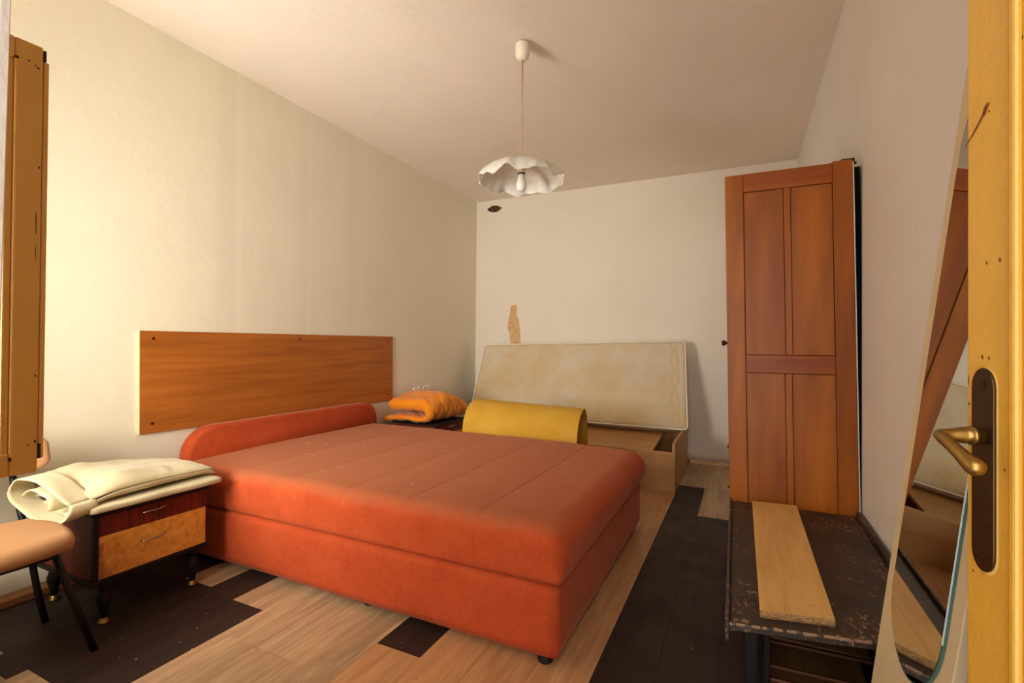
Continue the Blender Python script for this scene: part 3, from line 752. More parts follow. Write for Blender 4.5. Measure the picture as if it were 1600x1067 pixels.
# loop of cloth hanging off the left end
def loop(u, v):
    a = PI * 2 * u
    y = 0.868 - 0.055 * math.sin(PI * u) + 0.028 * v + 0.01 * nz_(u * 6, v * 2, 7)
    x = -2.235 + 0.155 * math.cos(a + 0.3) * (1 - 0.25 * math.sin(a)) - 0.02 * v
    z = 0.486 + 0.060 * math.sin(a + 0.3) - 0.030 * math.cos(a + 0.3) + 0.006 * nz_(u * 9, v, 2)
    return (x, y + 0.03 * v, z)
o = obj('hanging_loop', strip_mesh(lambda u, v: loop(u, v * 1.6), 44, 8, 0.004), M['cream_cloth'], cl, smooth=True); add_solid(o, 0.005)
def inner(u, v):
    a = -0.5 + 3.4 * u
    return (-2.27 + 0.10 * math.cos(a), 0.845 + 0.16 * v, 0.468 + 0.040 * math.sin(a) + 0.008 * nz_(u * 5, v * 4, 9))
o = obj('inner_fold', strip_mesh(inner, 24, 10, 0.004), M['cream_cloth'], cl, smooth=True); add_solid(o, 0.005)
def backflap(u, v):
    return (-2.56 + 0.30 * v, 0.875 + 0.16 * u + 0.03 * v, 0.462 + 0.020 * math.sin(v * 7 + u * 2) * (1 - v) + 0.01 * u + 0.02 * v + 0.008 * nz_(u * 6, v * 6, 3))
o = obj('back_flap', strip_mesh(backflap, 12, 20, 0.004), M['cream_cloth'], cl, smooth=True); add_solid(o, 0.007)

# ------------------------------------------------------------------ orange quilt on the far nightstand
q = thing('folded_quilt', 'bright orange diamond-stitched quilt folded on the far corner nightstand', 'quilt', (-2.38, 3.4, 0.42))
prof = []   # centre line of the S fold in (x, z), from the drooping lower end
ctrl = [(-2.618, 0.418), (-2.600, 0.440), (-2.54, 0.450), (-2.42, 0.460), (-2.30, 0.452), (-2.215, 0.462), (-2.190, 0.505), (-2.225, 0.555), (-2.33, 0.566), (-2.46, 0.562), (-2.575, 0.560)]
def cr(p, t_):
    n_ = len(p) - 1; s = min(t_ * n_, n_ - 1e-6); i = int(s); f = s - i
    P = [Vector((*p[max(0, min(n_, i + d))], 0)) for d in (-1, 0, 1, 2)]
    return 0.5 * ((2 * P[1]) + (P[2] - P[0]) * f + (2 * P[0] - 5 * P[1] + 4 * P[2] - P[3]) * f * f + (-P[0] + 3 * P[1] - 3 * P[2] + P[3]) * f ** 3)
NQ, MQ = 96, 60
bm = B(); outer_ = []; 
cent = [cr(ctrl, i / NQ) for i in range(NQ + 1)]
arc = [0.0]
for i in range(NQ): arc.append(arc[-1] + (cent[i + 1] - cent[i]).length)
def quilt_pt(i, j, side):
    y = 3.115 + 0.60 * j / MQ
    c = cent[i]; t_ = (cent[min(NQ, i + 1)] - cent[max(0, i - 1)]).normalized(); nn = Vector((-t_.y, t_.x, 0))
    s = arc[i]
    d1 = abs(((s + y) / 0.13) % 1 - 0.5) * 2; d2 = abs(((s - y + 9) / 0.13) % 1 - 0.5) * 2
    puff = (1 - d1 ** 5) * (1 - d2 ** 5)
    e = min(i, NQ - i) / 5.0; e2 = min(j, MQ - j) / 4.0
    f_ = min(1, max(0, (i / NQ - 0.52) / 0.14)); f_ = f_ * f_ * (3 - 2 * f_)
    hw = (0.022 + 0.022 * f_) * math.sqrt(max(0.0, min(1, e) * (2 - min(1, e)))) * (0.35 + 0.65 * math.sqrt(max(0.0, min(1, e2) * (2 - min(1, e2))))) 
    hw += 0.012 * puff * min(1, e) * min(1, e2) - 0.007
    hw = max(hw, 0.002)
    p = c + nn * hw * side
    z = p.y + 0.045 * math.exp(-((y - 3.38) / 0.14) ** 2) * min(1, max(0, (p.y - 0.50) / 0.06)) - 0.05 * max(0, (y - 3.5) / 0.21) ** 1.5 * min(1, max(0, (p.y - 0.45) / 0.1))
    z += 0.006 * nz_(p.x * 6, y * 6, 2)
    if j < 12 and p.x > -2.3: y -= 0.0
    return (p.x + 0.02 * math.sin(y * 6) * (y - 3.1), y, z)
ga = [[bm.verts.new(quilt_pt(i, j, 1)) for j in range(MQ + 1)] for i in range(NQ + 1)]
gb = [[bm.verts.new(quilt_pt(i, j, -1)) for j in range(MQ + 1)] for i in range(NQ + 1)]
for i in range(NQ):
    for j in range(MQ):
        bm.faces.new([ga[i][j], ga[i + 1][j], ga[i + 1][j + 1], ga[i][j + 1]]); bm.faces.new([gb[i][j], gb[i][j + 1], gb[i + 1][j + 1], gb[i + 1][j]])
    for j in (0, MQ): bm.faces.new([ga[i][j], gb[i][j], gb[i + 1][j], ga[i + 1][j]])
for i in (0, NQ):
    for j in range(MQ): bm.faces.new([ga[i][j], ga[i][j + 1], gb[i][j + 1], gb[i][j]])
obj('quilt_body', bm, M['quilt'], q, smooth=True)
# scrap of cream lace behind the quilt
bm = B()
for i in range(7):
    a = i * 0.9
    tube(bm, [(-2.55 + 0.006 * math.sin(a * 3 + t_) , 3.44 + 0.035 * i + 0.018 * math.cos(t_), 0.657 + 0.004 * i % 0.012 + 0.010 * math.sin(t_)) for t_ in [2 * PI * k_ / 10 for k_ in range(11)]], 0.0055, 6)
tag(obj('lace_scrap', bm, M['piping'], smooth=True), 'scrap of cream lace lying on top of the orange quilt', 'lace')

# ------------------------------------------------------------------ yellow foam bent into an arch
fo = thing('foam_mattress', 'thin yellow foam mattress bent into an arch behind the bed', 'foam mattress', (-1.4, 3.2, 0))
ax = Vector((-1.0, -0.06, 0)).normalized(); perp = Vector((ax.y, -ax.x, 0))   # perp points to the camera
if perp.y > 0: perp = -perp
FR = Vector((-0.965, 3.21, 0)); Lf = 0.80
path = []
for (d_, z_) in ((0.190, 0.012), (0.200, 0.12), (0.205, 0.25), (0.198, 0.36)): path.append((d_, z_))
for i in range(0, 17):
    a = math.radians(10 + 160 * i / 16); path.append((0.01 + 0.175 * math.cos(a) * (1.06 if a < PI / 2 else 0.8), 0.420 + 0.175 * math.sin(a)))
for (d_, z_) in ((-0.130, 0.36), (-0.125, 0.22), (-0.120, 0.012)): path.append((d_, z_))
pn = len(path)
def fpt(i, side, l):
    p = Vector(path[i]); t_ = (Vector(path[min(pn - 1, i + 1)]) - Vector(path[max(0, i - 1)])).normalized()
    nn = Vector((t_.y, -t_.x)); p = p + nn * 0.019 * side
    w = 0.006 * nz_(l * 3, p.x * 4, p.y * 3)
    return FR + ax * (l * (1 + 0.10 * (p.x + 0.1)) + 0.10 * max(0, -p.x)) + perp * (p.x + w) + Vector((0, 0, max(p.y * (1 + 0.05 * l / Lf), 0.001)))
bm = B(); LS = frange(0, Lf, 20)
A = [[bm.verts.new(fpt(i, 1, l)) for l in LS] for i in range(pn)]; Bq = [[bm.verts.new(fpt(i, -1, l)) for l in LS] for i in range(pn)]
for i in range(pn - 1):
    for j in range(20):
        bm.faces.new([A[i][j], A[i + 1][j], A[i + 1][j + 1], A[i][j + 1]]); bm.faces.new([Bq[i][j], Bq[i][j + 1], Bq[i + 1][j + 1], Bq[i + 1][j]])
    for j in (0, 20): bm.faces.new([A[i][j], Bq[i][j], Bq[i + 1][j], A[i + 1][j]]).material_index = 1
for i in (0, pn - 1):
    for j in range(20): bm.faces.new([A[i][j], A[i][j + 1], Bq[i][j + 1], Bq[i][j]])
o = obj('foam_sheet', bm, [M['foam'], M['foam_edge']], fo, smooth=True, bevel=0.003)
# crumbs torn out of the foam edge
bm = B()
for i in range(26):
    l = Lf - random.uniform(0.0, 0.012); i_ = random.choice([5, 6, 7, 8, 9]); p = fpt(i_, 1.0, l); r = random.uniform(0.002, 0.0045)
    bmesh.ops.create_icosphere(bm, subdivisions=1, radius=r, matrix=Matrix.Translation(p))
o = obj('torn_edge', bm, M['cream_cloth'], fo); o['kind'] = 'stuff'

# ------------------------------------------------------------------ open bedding box
bb = thing('bedding_box', 'low open box of light wood by the back wall, under the white mattress', 'box', (-1.4, 4.0, 0))
obj('front_board', bx(-2.38, -0.4465, 3.614, 3.632, 0.0, 0.288), M['oak_box'], bb, bevel=0.001)
bm = B(); prism(bm, [(-0.446, 3.612, 0.0), (-0.446, 3.612, 0.345), (-0.446, 3.68, 0.358), (-0.446, 4.50, 0.358), (-0.446, 4.50, 0.0)], (0.019, 0, 0)); obj('end_board', bm, M['oak_box'], bb, bevel=0.001)
bm = B(); prism(bm, [(-2.40, 3.612, 0.0), (-2.40, 3.612, 0.345), (-2.40, 3.68, 0.358), (-2.40, 4.50, 0.358), (-2.40, 4.50, 0.0)], (0.019, 0, 0)); obj('end_board', bm, M['oak_box'], bb, bevel=0.001)
obj('back_board', bx(-2.38, -0.4465, 4.482, 4.50, 0.0, 0.350), M['oak_box'], bb)
obj('bottom_board', bx(-2.38, -0.4465, 3.6325, 4.4815, 0.03, 0.045), M['oak_box'], bb)
bm = B(); hexa(bm, [(-2.30, 3.66, 0.245), (-0.60, 3.66, 0.245), (-0.60, 4.40, 0.300), (-2.30, 4.40, 0.300), (-2.30, 3.66, 0.263), (-0.60, 3.66, 0.263), (-0.60, 4.40, 0.318), (-2.30, 4.40, 0.318)])
obj('loose_shelf', bm, M['oak_box'], bb, bevel=0.001)

# ------------------------------------------------------------------ white mattress standing on the box, leaning on the wall
mt = thing('mattress', 'stained off-white mattress on its long side leaning on the back wall', 'mattress', (-1.42, 4.4, 0.33))
# local frame: u along X, v up the slanted face, w thickness towards the wall
mo = Vector((-0.402, 4.215, 0.362)); mu = Vector((-2.03, 0.0, 0.006)); mv = Vector((-0.050, 0.262, 0.728)); mu_l = mu.length; mv_l = mv.length
mun, mvn = mu.normalized(), mv.normalized(); mwn = mun.cross(mvn).normalized()
if mwn.y < 0: mwn = -mwn
rf = rounder(0, mu_l, 0, mv_l, 0, 0.105, 0.030)
def mpt(u, v, w):
    p = rf(u, v, w); u, v, w = p
    if w < 0.02:
        # quilting: a chain of ovals down the right border, big soft diamonds elsewhere
        d = 0.0
        if 0.035 < u < 0.135:
            cc = math.sin(v / 0.17 * PI * 1.0); xx = (u - 0.085) / 0.030
            d = max(math.exp(-((xx - cc) / 0.18) ** 2), math.exp(-((xx + cc) / 0.18) ** 2))
        elif u > 0.15:
            a = ((u * 1.0 + v * 1.15) / 0.30) % 1; b = ((u * 1.0 - v * 1.15 + 5) / 0.30) % 1
            d = 0.55 * max(math.exp(-((a - 0.5) / 0.03) ** 2), math.exp(-((b - 0.5) / 0.03) ** 2))
        w += 0.007 * d + 0.012 * nz_(u * 2.2, v * 3, 0.5)
        w -= 0.004 * math.sin(PI * min(1, v / mv_l))
    # left top corner droops
    cu = max(0, (u - (mu_l - 0.25)) / 0.25)
    v2 = v * (1 - 0.070 * (u / mu_l))
    sag = -0.02 * math.sin(PI * min(1, u / 0.9)) * (1 if u < 0.9 else 0) * max(0, 1 - v / 0.2) * (w / 0.105)
    u2 = u - 0.055 * (v / mv_l) * (u / mu_l) + 0.02 * max(0, 1 - v / mv_l) * cu * cu
    return mo + mun * u2 + mvn * (v2 + sag) + mwn * w
bm = shell(frange(0, mu_l, 260), frange(0, mv_l, 96), frange(0, 0.105, 8), mpt)
mb = obj('mattress_body', bm, M['mattress'], mt, smooth=True)
# white piping round the front edge
def rim(w, off):
    pts = []
    r = 0.035
    for (cu, cv, a0) in ((mu_l - r, mv_l - r, 0), (r, mv_l - r, 90), (r, r, 180), (mu_l - r, r, 270)):
        for i in range(7):
            a = math.radians(a0 + 15 * i); pts.append((cu + (r + off) * math.cos(a), cv + (r + off) * math.sin(a)))
    fin = []
    for i in range(len(pts)):
        a, b = Vector(pts[i]), Vector(pts[(i + 1) % len(pts)]); nseg = max(1, int((b - a).length / 0.03))
        for s in range(nseg): fin.append(a.lerp(b, s / nseg))
    fin.append(Vector(pts[0]))
    out_ = []
    for p in fin:
        cu = max(0, (p.x - (mu_l - 0.25)) / 0.25)
        out_.append(mo + mun * (p.x - 0.055 * (p.y / mv_l) * (p.x / mu_l) + 0.02 * max(0, 1 - p.y / mv_l) * cu * cu) + mvn * p.y * (1 - 0.070 * p.x / mu_l) + mwn * w)
    return out_
bm = B(); tube(bm, rim(0.008, 0.001), 0.0065, 8, cap=False); obj('piping', bm, M['piping'], mt, smooth=True)
# machine-stitched thread: a chain of ovals down the right border and faint diamonds over the rest
M['thread'] = plain('yellowed_thread', srgb(214, 192, 142), 0.7)
def on_face(u, v):
    p = mpt(u, v, 0.0); return p - mwn * 0.0002
bm = B()
for sg in (1, -1):
    tube(bm, [on_face(0.085 + sg * 0.026 * math.sin(v / 0.17 * PI), v) for v in frange(0.04, mv_l - 0.04, 90)], 0.0024, 4)
for k0 in range(-3, 9):
    for sg in (1, -1):
        pts = []
        for i in range(61):
            v = 0.03 + (mv_l - 0.06) * i / 60; u = k0 * 0.30 + (v if sg > 0 else mv_l - v) * 1.15 + 0.02 * math.sin(v * 30)
            if 0.16 < u < mu_l - 0.05: pts.append(on_face(u, v))
            elif len(pts) > 2: break
        if len(pts) > 2: tube(bm, pts, 0.0013, 4)
obj('quilting_thread', bm, M['thread'], mt)['kind'] = 'stuff'

# ------------------------------------------------------------------ wardrobe
WY = 2.25; WD = 0.90
wd = thing('wardrobe', 'tall varnished red-brown wooden wardrobe standing against the right wall', 'wardrobe', (0.16, WY + WD / 2, 0))
def sh(z): return -0.018 * (z - 1.764)
def wbox(x0, x1, y0, y1, z0, z1):
    bm = B()
    hexa(bm, [(x0 + sh(z0), y0, z0), (x1 + sh(z0), y0, z0), (x1 + sh(z0), y1, z0), (x0 + sh(z0), y1, z0), (x0 + sh(z1), y0, z1), (x1 + sh(z1), y0, z1), (x1 + sh(z1), y1, z1), (x0 + sh(z1), y1, z1)])
    return bm
e = 0.0006
obj('side_stile', wbox(-0.0700, 0.000, WY, WY + 0.022, 0.0, 1.764), M['ward'], wd, bevel=0.003)
obj('side_stile', wbox(0.316, 0.3815, WY, WY + 0.022, 0.0, 1.770), M['ward'], wd, bevel=0.003)
obj('side_rail', wbox(0.000 + e, 0.316 - e, WY + 0.001, WY + 0.021, 1.688, 1.764), M['ward_h'], wd, bevel=0.002)
obj('side_rail', wbox(0.000 + e, 0.316 - e, WY + 0.001, WY + 0.021, 0.935, 1.008), M['ward_h'], wd, bevel=0.002)
obj('side_rail', wbox(0.000 + e, 0.316 - e, WY + 0.001, WY + 0.021, 0.06, 0.17), M['ward_h'], wd, bevel=0.002)
obj('muntin', wbox(0.147, 0.171, WY + 0.001, WY + 0.021, 1.008 + e, 1.688 - e), M['ward'], wd, bevel=0.002)
obj('muntin', wbox(0.143, 0.167, WY + 0.001, WY + 0.021, 0.17 + e, 0.935 - e), M['ward'], wd, bevel=0.002)
for (x0, x1, z0, z1) in ((0.0, 0.147, 1.008, 1.688), (0.171, 0.316, 1.008, 1.688), (0.0, 0.143, 0.17, 0.935), (0.167, 0.316, 0.17, 0.935)):
    p = obj('side_panel', wbox(x0 + 0.002, x1 - 0.002, WY + 0.0075, WY + 0.0155, z0 + 0.002, z1 - 0.002), M['ward'], wd)
obj('back_edge', wbox(0.3822, 0.3865, WY + 0.003, WY + WD, 0.0, 1.755), M['white_chip'], wd)
k = NT('gap_shade_black', 0.9, 0.1); k.base(srgb(12, 12, 14)); M['gap_shade_black'] = k.m  # added black strip paints the shade in the gap between wardrobe and wall
bo = obj('gap_shade_strip', wbox(0.3872, 0.4075, WY + 0.016, WY + WD, 0.0, 1.742), M['gap_shade_black'], wd); bo['label'] = 'black strip added to darken the gap behind the wardrobe'
obj('top_board', wbox(-0.0695, 0.3815, WY + 0.0225, WY + WD - 0.0225, 1.735, 1.758), M['ward_h'], wd)
obj('bottom_board', wbox(-0.0600, 0.3815, WY + 0.0225, WY + WD - 0.0225, 0.06, 0.08), M['ward_h'], wd)
obj('side_board', wbox(-0.0700, 0.3815, WY + WD - 0.022, WY + WD, 0.0, 1.764), M['ward'], wd)
dd = obj('wardrobe_door', wbox(-0.0685, -0.050, WY + 0.0225, WY + WD / 2 - 0.002, 0.085, 1.730), M['ward'], wd, bevel=0.003)
# turned knob
bm = B(); lathe(bm, [(0, 0), (0.006, 0), (0.006, 0.008), (0.012, 0.014), (0.013, 0.020), (0.009, 0.026), (0, 0.028)], 0, 0, 16)
bmesh.ops.rotate(bm, verts=bm.verts, cent=(0, 0, 0), matrix=Matrix.Rotation(-PI / 2, 3, 'Y'))
bmesh.ops.translate(bm, verts=bm.verts, vec=(-0.0560, WY + 0.10, 1.058)); obj('knob', bm, M['mahog'], dd, smooth=True)
dd = obj('wardrobe_door', wbox(-0.0685, -0.050, WY + WD / 2 + 0.002, WY + WD - 0.0225, 0.085, 1.730), M['ward'], wd, bevel=0.003)
for z in (0.62, 0.455, 0.285):
    bm = B(); zz = sh(z); tube(bm, [(-0.0735 + zz, WY + 0.012, z - 0.009), (-0.0735 + zz, WY + 0.012, z + 0.009)], 0.0045, 10)
    obj('hinge', bm, M['brass'], wd, smooth=True)
# bracket screwed to the top corner
bm = B(); box(bm, 0.345, 0.388, WY + 0.002, WY + 0.03, 1.7705, 1.7735); box(bm, 0.3872, 0.3895, WY + 0.004, WY + 0.02, 1.745, 1.774); tube(bm, [(0.389, WY + 0.012, 1.757), (0.396, WY + 0.012, 1.757)], 0.006, 10)
obj('corner_bracket', bm, M['bronze'], wd)

# ------------------------------------------------------------------ low black table in front of the wardrobe
tb = thing('low_table', 'low black table with badly chipped paint in front of the wardrobe', 'table', (0.18, 1.75, 0))
ZT = 0.40
TL0, TL1 = (-0.024, 1.245), (-0.036, 2.236); TR0, TR1 = (0.385, 1.325), (0.392, 2.236)
bm = B(); hexa(bm, [(*TL0, ZT - 0.018), (*TR0, ZT - 0.018), (*TR1, ZT - 0.018), (*TL1, ZT - 0.018), (*TL0, ZT), (*TR0, ZT), (*TR1, ZT), (*TL1, ZT)])
obj('table_top', bm, M['chipped'], tb, bevel=0.003)
bm = B(); hexa(bm, [(-0.034, 1.243, 0.356), (-0.0248, 1.243, 0.356), (-0.0368, 2.238, 0.356), (-0.046, 2.238, 0.356), (-0.034, 1.243, 0.412), (-0.0248, 1.243, 0.412), (-0.0368, 2.238, 0.412), (-0.046, 2.238, 0.412)])
obj('side_lip', bm, M['chipped'], tb, bevel=0.003)
bm = B(); hexa(bm, [(0.3862, 1.34, 0.356), (0.402, 1.34, 0.356), (0.409, 2.238, 0.356), (0.3932, 2.238, 0.356), (0.3862, 1.34, 0.418), (0.402, 1.34, 0.418), (0.409, 2.238, 0.418), (0.3932, 2.238, 0.418)])
obj('side_lip', bm, M['chipped'], tb, bevel=0.003)
for (x, y) in ((0.006, 1.30), (0.345, 1.36), (0.0, 2.15), (0.345, 2.15)):
    bm = B(); hexa(bm, [(x + 0.004, y, 0), (x + 0.026, y, 0), (x + 0.026, y + 0.028, 0), (x + 0.004, y + 0.028, 0), (x, y, ZT - 0.0185), (x + 0.031, y, ZT - 0.0185), (x + 0.031, y + 0.032, ZT - 0.0185), (x, y + 0.032, ZT - 0.0185)])
    obj('leg', bm, M['black_lacq'], tb, bevel=0.003)
# brown slatted rack underneath
obj('rack_upright', bx(0.052, 0.066, 1.385, 2.10, 0.0, 0.34), M['black_lacq'], tb, bevel=0.002)
obj('rack_board', bx(0.067, 0.315, 1.60, 2.10, 0.195, 0.207), M['shelf_wood'], tb, bevel=0.001)
for (y, z) in ((1.572, 0.2), (1.452, 0.2), (1.395, 0.2), (1.50, 0.05)):
    bm = B(); hexa(bm, [(0.067, y, z), (0.330, y + 0.012, z), (0.330, y + 0.024, z), (0.067, y + 0.012, z), (0.067, y, z + 0.008), (0.330, y + 0.012, z + 0.008), (0.330, y + 0.024, z + 0.008), (0.067, y + 0.012, z + 0.008)])
    obj('slat', bm, M['slat_brown'], tb, bevel=0.002)
obj('rack_base_board', bx(0.067, 0.33, 1.55, 2.10, 0.06, 0.07), M['shelf_wood'], tb)

bm = B(); n0 = 90
for i in range(n0):
    x = TL0[0] + (TR0[0] - TL0[0]) * i / n0; y = TL0[1] + (TR0[1] - TL0[1]) * i / n0
    w_ = 0.0035 + 0.010 * max(0, nz_(i * 0.22, 0, 5)) + 0.003 * nz_(i * 1.9, 2, 0)
    if nz_(i * 0.31, 4, 1) < -0.12 or w_ < 0.0025: continue
    dx = (TR0[0] - TL0[0]) / n0; dy = (TR0[1] - TL0[1]) / n0
    hexa(bm, [(x, y - 0.0004, ZT - 0.005), (x + dx, y + dy - 0.0004, ZT - 0.004), (x + dx, y + dy + w_ * 0.8, ZT - 0.005), (x, y + w_, ZT - 0.005), (x, y + 0.001, ZT + 0.0003), (x + dx, y + dy + 0.001, ZT + 0.0003), (x + dx, y + dy + w_ * 0.8, ZT + 0.0003), (x, y + w_, ZT + 0.0003)])
M['worn'] = plain('bare_worn_wood', srgb(150, 116, 84), 0.8, var=0.35, scale=120)
obj('worn_edge', bm, M['worn'], tb)['kind'] = 'stuff'

# plywood offcut
po = thing('plywood_offcut', 'raw yellow plywood strip lying lengthwise on the chipped black table', 'board', (0.11, 1.8, ZT))
zb, zt = ZT + 0.0005, ZT + 0.017
P4 = [(0.0405, 1.300), (0.195, 1.332), (0.196, 2.226), (0.039, 2.21)]
bm = B(); vs = hexa(bm, [(x, y, zb) for x, y in P4] + [(x, y, zt) for x, y in P4])
bm.faces.ensure_lookup_table(); bm.faces[2].material_index = 1
obj('board', bm, [M['ply'], M['ply_edge']], po)
bm = B(); n_ = 30
lo = []; 
for i in range(n_ + 1):
    x = 0.0405 + (0.195 - 0.0405) * i / n_; y = 1.300 + 0.032 * i / n_
    lo.append([bm.verts.new((x, y + 0.0005, zb)), bm.verts.new((x, y - 0.002 - 0.003 * abs(nz_(i * 0.7, 0, 1)), (zb + zt) / 2 - 0.003)), bm.verts.new((x, y - 0.0008 - 0.003 * abs(nz_(i * 0.9, 3, 1)), zt - 0.003)), bm.verts.new((x, y + 0.0005, zt - 0.0006))])
for i in range(n_):
    for j in range(3): bm.faces.new([lo[i][j], lo[i + 1][j], lo[i + 1][j + 1], lo[i][j + 1]])
obj('splintered_edge', bm, M['ply_edge'], po)

# ------------------------------------------------------------------ mirror board leaning on the right wall
mr = thing('mirror_door', 'cream board with long round-ended mirror leaning on the right wall', 'mirror', (0.2, 1.03, 0))
def bp(y, z, n):   # point on the leaning board's front plane, n = distance out of it
    k_ = 1 / math.sqrt(1 + 0.135 ** 2)
    return (0.185 + 0.135 * z - n * k_, y, z + n * 0.135 * k_)
bm = B()
q4 = [(0.867, 0.004), (1.176, 0.004), (1.254, 1.60), (0.877, 1.60)]
hexa(bm, [bp(q4[0][0], q4[0][1], -0.016), bp(q4[1][0], q4[1][1], -0.016), bp(q4[1][0], q4[1][1], 0), bp(q4[0][0], q4[0][1], 0), bp(q4[3][0], q4[3][1], -0.016), bp(q4[2][0], q4[2][1], -0.016), bp(q4[2][0], q4[2][1], 0), bp(q4[3][0], q4[3][1], 0)])
obj('board', bm, M['cream_board'], mr, bevel=0.002)
def mirror_outline(n, g):
    pts = []
    # bottom arc then up the far side, across the top, and down the near side
    import_pts = []
    for i in range(17):
        a = PI + PI * i / 16; import_pts.append((1.030 + (0.122 + g) * math.cos(a), 0.61 + (0.112 + g) * math.sin(a) * 1.0))
    top = []
    for i in range(17):
        a = PI * i / 16; top.append((1.07 + (0.122 + g) * math.cos(a), 1.42 + (0.112 + g) * math.sin(a)))
    return [bp(y, z, n) for y, z in import_pts + top]
bm = B(); prism(bm, mirror_outline(0.0006, 0.003), (-0.0035, 0, 0.0004)); obj('bevelled_glass_edge', bm, M['glass_edge'], mr)
bm = B(); prism(bm, mirror_outline(0.0044, 0.0), (-0.0006, 0, 0.0001)); obj('mirror_glass', bm, M['mirror'], mr)

# ------------------------------------------------------------------ chair
ch = thing('chair', 'small beige-padded chair with black metal frame beside the near nightstand', 'chair', (-2.15, 0.66, 0))
def seatf(x, y, z):
    p = rounder(-2.27, -1.905, 0.455, 0.855, 0.372, 0.428, 0.028)(x, y, z)
    # pear-shaped plan with rounded corners and a slight crown
    cx, cy = (-2.27 - 1.905) / 2, (0.455 + 0.868) / 2; hx_, hy_ = 0.1825, 0.2065
    dx, dy = (p.x - cx) / hx_, (p.y - cy) / hy_; m = max(abs(dx), abs(dy)); l = math.hypot(dx, dy)
    if l > 1e-6:
        s = m / l; s = 0.35 * s + 0.65 * 1 if False else (1 - 0.16 * (1 - m / l) * 3.4 * m)
        p.x = cx + dx * hx_ * s; p.y = cy + dy * hy_ * s
    if z > 0.4: p.z += 0.010 * (1 - min(1, m) ** 2)
    return p
obj('seat', shell(frange(-2.27, -1.905, 26), frange(0.455, 0.855, 30), frange(0.372, 0.428, 8), seatf), M['peach'], ch, smooth=True)
def backf(x, y, z):
    yy0, yy1 = 0.50, 0.945
    p = rounder(0, 0.034, yy0, yy1, 0.548, 0.690, 0.017)(x, y, z)
    d = abs(p.y - (yy0 + yy1) / 2) / ((yy1 - yy0) / 2)
    k_ = 1 - 0.5 * max(0, (d - 0.62) / 0.38) ** 3
    zc_ = 0.617
    p.z = zc_ + (p.z - zc_) * k_ * (1 + 0.06 * (p.y - 0.7))
    p.x += -2.475 + 0.035 * d * d - 0.25 * (p.z - 0.6)
    return p
obj('backrest', shell(frange(0, 0.034, 6), frange(0.50, 0.945, 30), frange(0.548, 0.690, 12), backf), M['peach'], ch, smooth=True)
for s in (0, 1):
    yy = lambda y: y if s == 0 else 1.36 - y
    bm = B(); tube(bm, [(-2.335, yy(0.905), 0.0), (-2.345, yy(0.885), 0.12), (-2.36, yy(0.865), 0.29), (-2.375, yy(0.855), 0.37), (-2.44, yy(0.85), 0.50), (-2.468, yy(0.85), 0.58)], 0.011, 10)
    obj('leg', bm, M['black_metal'], ch, smooth=True)
    bm = B(); tube(bm, [(-1.975, yy(0.895), 0.0), (-2.035, yy(0.845), 0.22), (-2.07, yy(0.815), 0.368)], 0.011, 10)
    obj('leg', bm, M['black_metal'], ch, smooth=True)
    bm = B(); tube(bm, [(-2.055, yy(0.822), 0.325), (-2.358, yy(0.862), 0.300)], 0.008, 8); obj('stretcher', bm, M['black_metal'], ch, smooth=True)
bm = B(); tube(bm, [(-2.055, 0.815, 0.330), (-2.055, 0.545, 0.330)], 0.009, 8); obj('stretcher', bm, M['black_metal'], ch, smooth=True)
bm = B(); tube(bm, [(-2.35, 0.855, 0.31), (-2.35, 0.505, 0.31)], 0.009, 8); obj('stretcher', bm, M['black_metal'], ch, smooth=True)

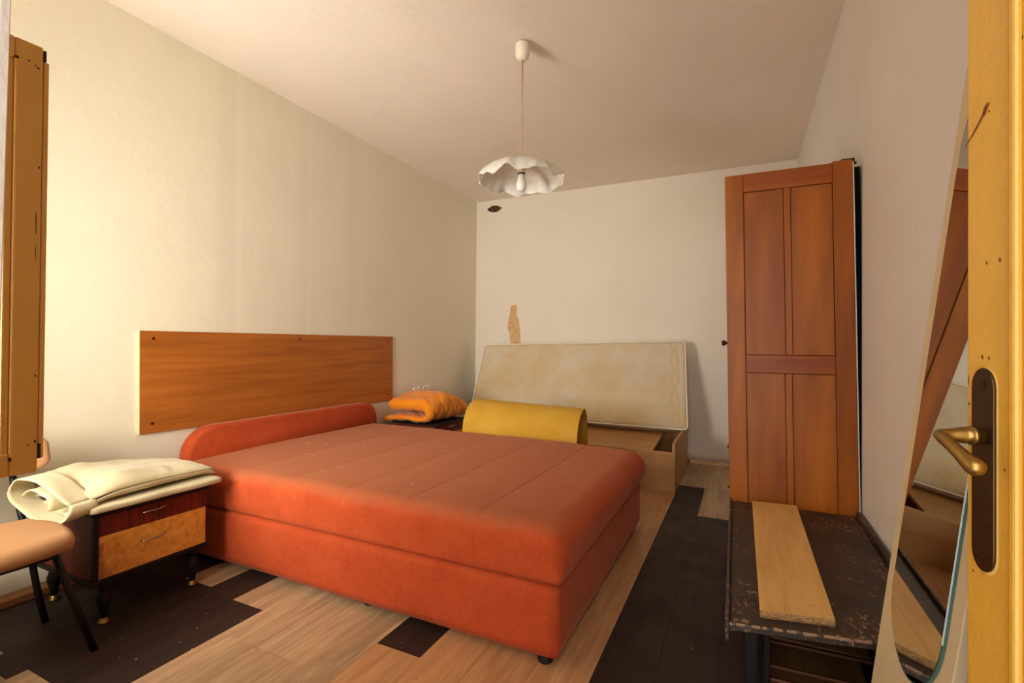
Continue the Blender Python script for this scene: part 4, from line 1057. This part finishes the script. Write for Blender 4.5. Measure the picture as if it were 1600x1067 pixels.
# ------------------------------------------------------------------ pendant lamp
LX, LY = -1.030, 2.276
la = thing('pendant_lamp', 'white ruffled glass pendant lamp hanging from the ceiling', 'lamp', (LX, LY, H))
bm = B(); lathe(bm, [(0, 2.507), (0.018, 2.508), (0.030, 2.518), (0.035, 2.535), (0.036, 2.588), (0.034, 2.592), (0.0, 2.592)], LX, LY, 28); obj('canopy', bm, M['plastic'], la, smooth=True)
bm = B()
for a in (0.4, 2.6, 4.4): tube(bm, [(LX + 0.012 * math.cos(a), LY + 0.012 * math.sin(a), 2.592), (LX + 0.02 * math.cos(a + .5), LY + 0.02 * math.sin(a + .5), 2.602), (LX + 0.006 * math.cos(a), LY + 0.006 * math.sin(a), 2.6095)], 0.004, 6)
obj('wire_ends', bm, M['brass'], la)
bm = B(); tube(bm, [(LX, LY, 2.508), (LX + 0.001, LY, 2.25), (LX, LY, 1.995)], 0.0032, 8); tube(bm, [(LX + 0.004, LY, 2.508), (LX + 0.0045, LY, 2.40), (LX + 0.002, LY, 2.25)], 0.0016, 6); obj('cord', bm, M['cord'], la, smooth=True)
bm = B(); lathe(bm, [(0, 2.004), (0.008, 2.003), (0.014, 1.996), (0.022, 1.990), (0.022, 1.984), (0, 1.984)], LX, LY, 20); obj('cap', bm, M['plastic'], la, smooth=True)
bm = B(); NR, NA = 34, 160; rings = []
for i in range(NR + 1):
    t_ = i / NR; row = []
    for j in range(NA):
        a = 2 * PI * j / NA
        w = (math.sin(8 * a + 0.9) + 0.45 * math.sin(13 * a + 2.0) + 0.25 * math.sin(21 * a)) * t_ ** 4 * 0.9
        r = 0.014 + 0.206 * math.sin(t_ * PI / 2 * 0.93) ** 0.96 + 0.008 * w
        z = 1.985 - 0.105 * t_ ** 1.9 + 0.0125 * w
        row.append(bm.verts.new((LX + r * math.cos(a), LY + r * math.sin(a), z)))
    rings.append(row)
for a_, b_ in zip(rings, rings[1:]):
    for j in range(NA): bm.faces.new([a_[j], a_[(j + 1) % NA], b_[(j + 1) % NA], b_[j]])
o = obj('shade', bm, M['opal'], la, smooth=True); add_solid(o, 0.003, 0)
bm = B(); lathe(bm, [(0, 1.983), (0.020, 1.983), (0.021, 1.93), (0.019, 1.925), (0, 1.925)], LX, LY, 20); obj('bulb_holder', bm, M['edge_band'], la, smooth=True)
bm = B(); lathe(bm, [(0.0, 1.9245), (0.0195, 1.9245), (0.0195, 1.9205), (0, 1.9205)], LX, LY, 20); obj('holder_ring', bm, M['black_metal'], la)
bm = B(); lathe(bm, [(0, 1.9202), (0.015, 1.9202), (0.017, 1.91), (0.020, 1.895), (0.026, 1.872), (0.027, 1.856), (0.022, 1.840), (0.012, 1.832), (0, 1.830)], LX, LY, 24); obj('bulb', bm, M['bulb'], la, smooth=True)
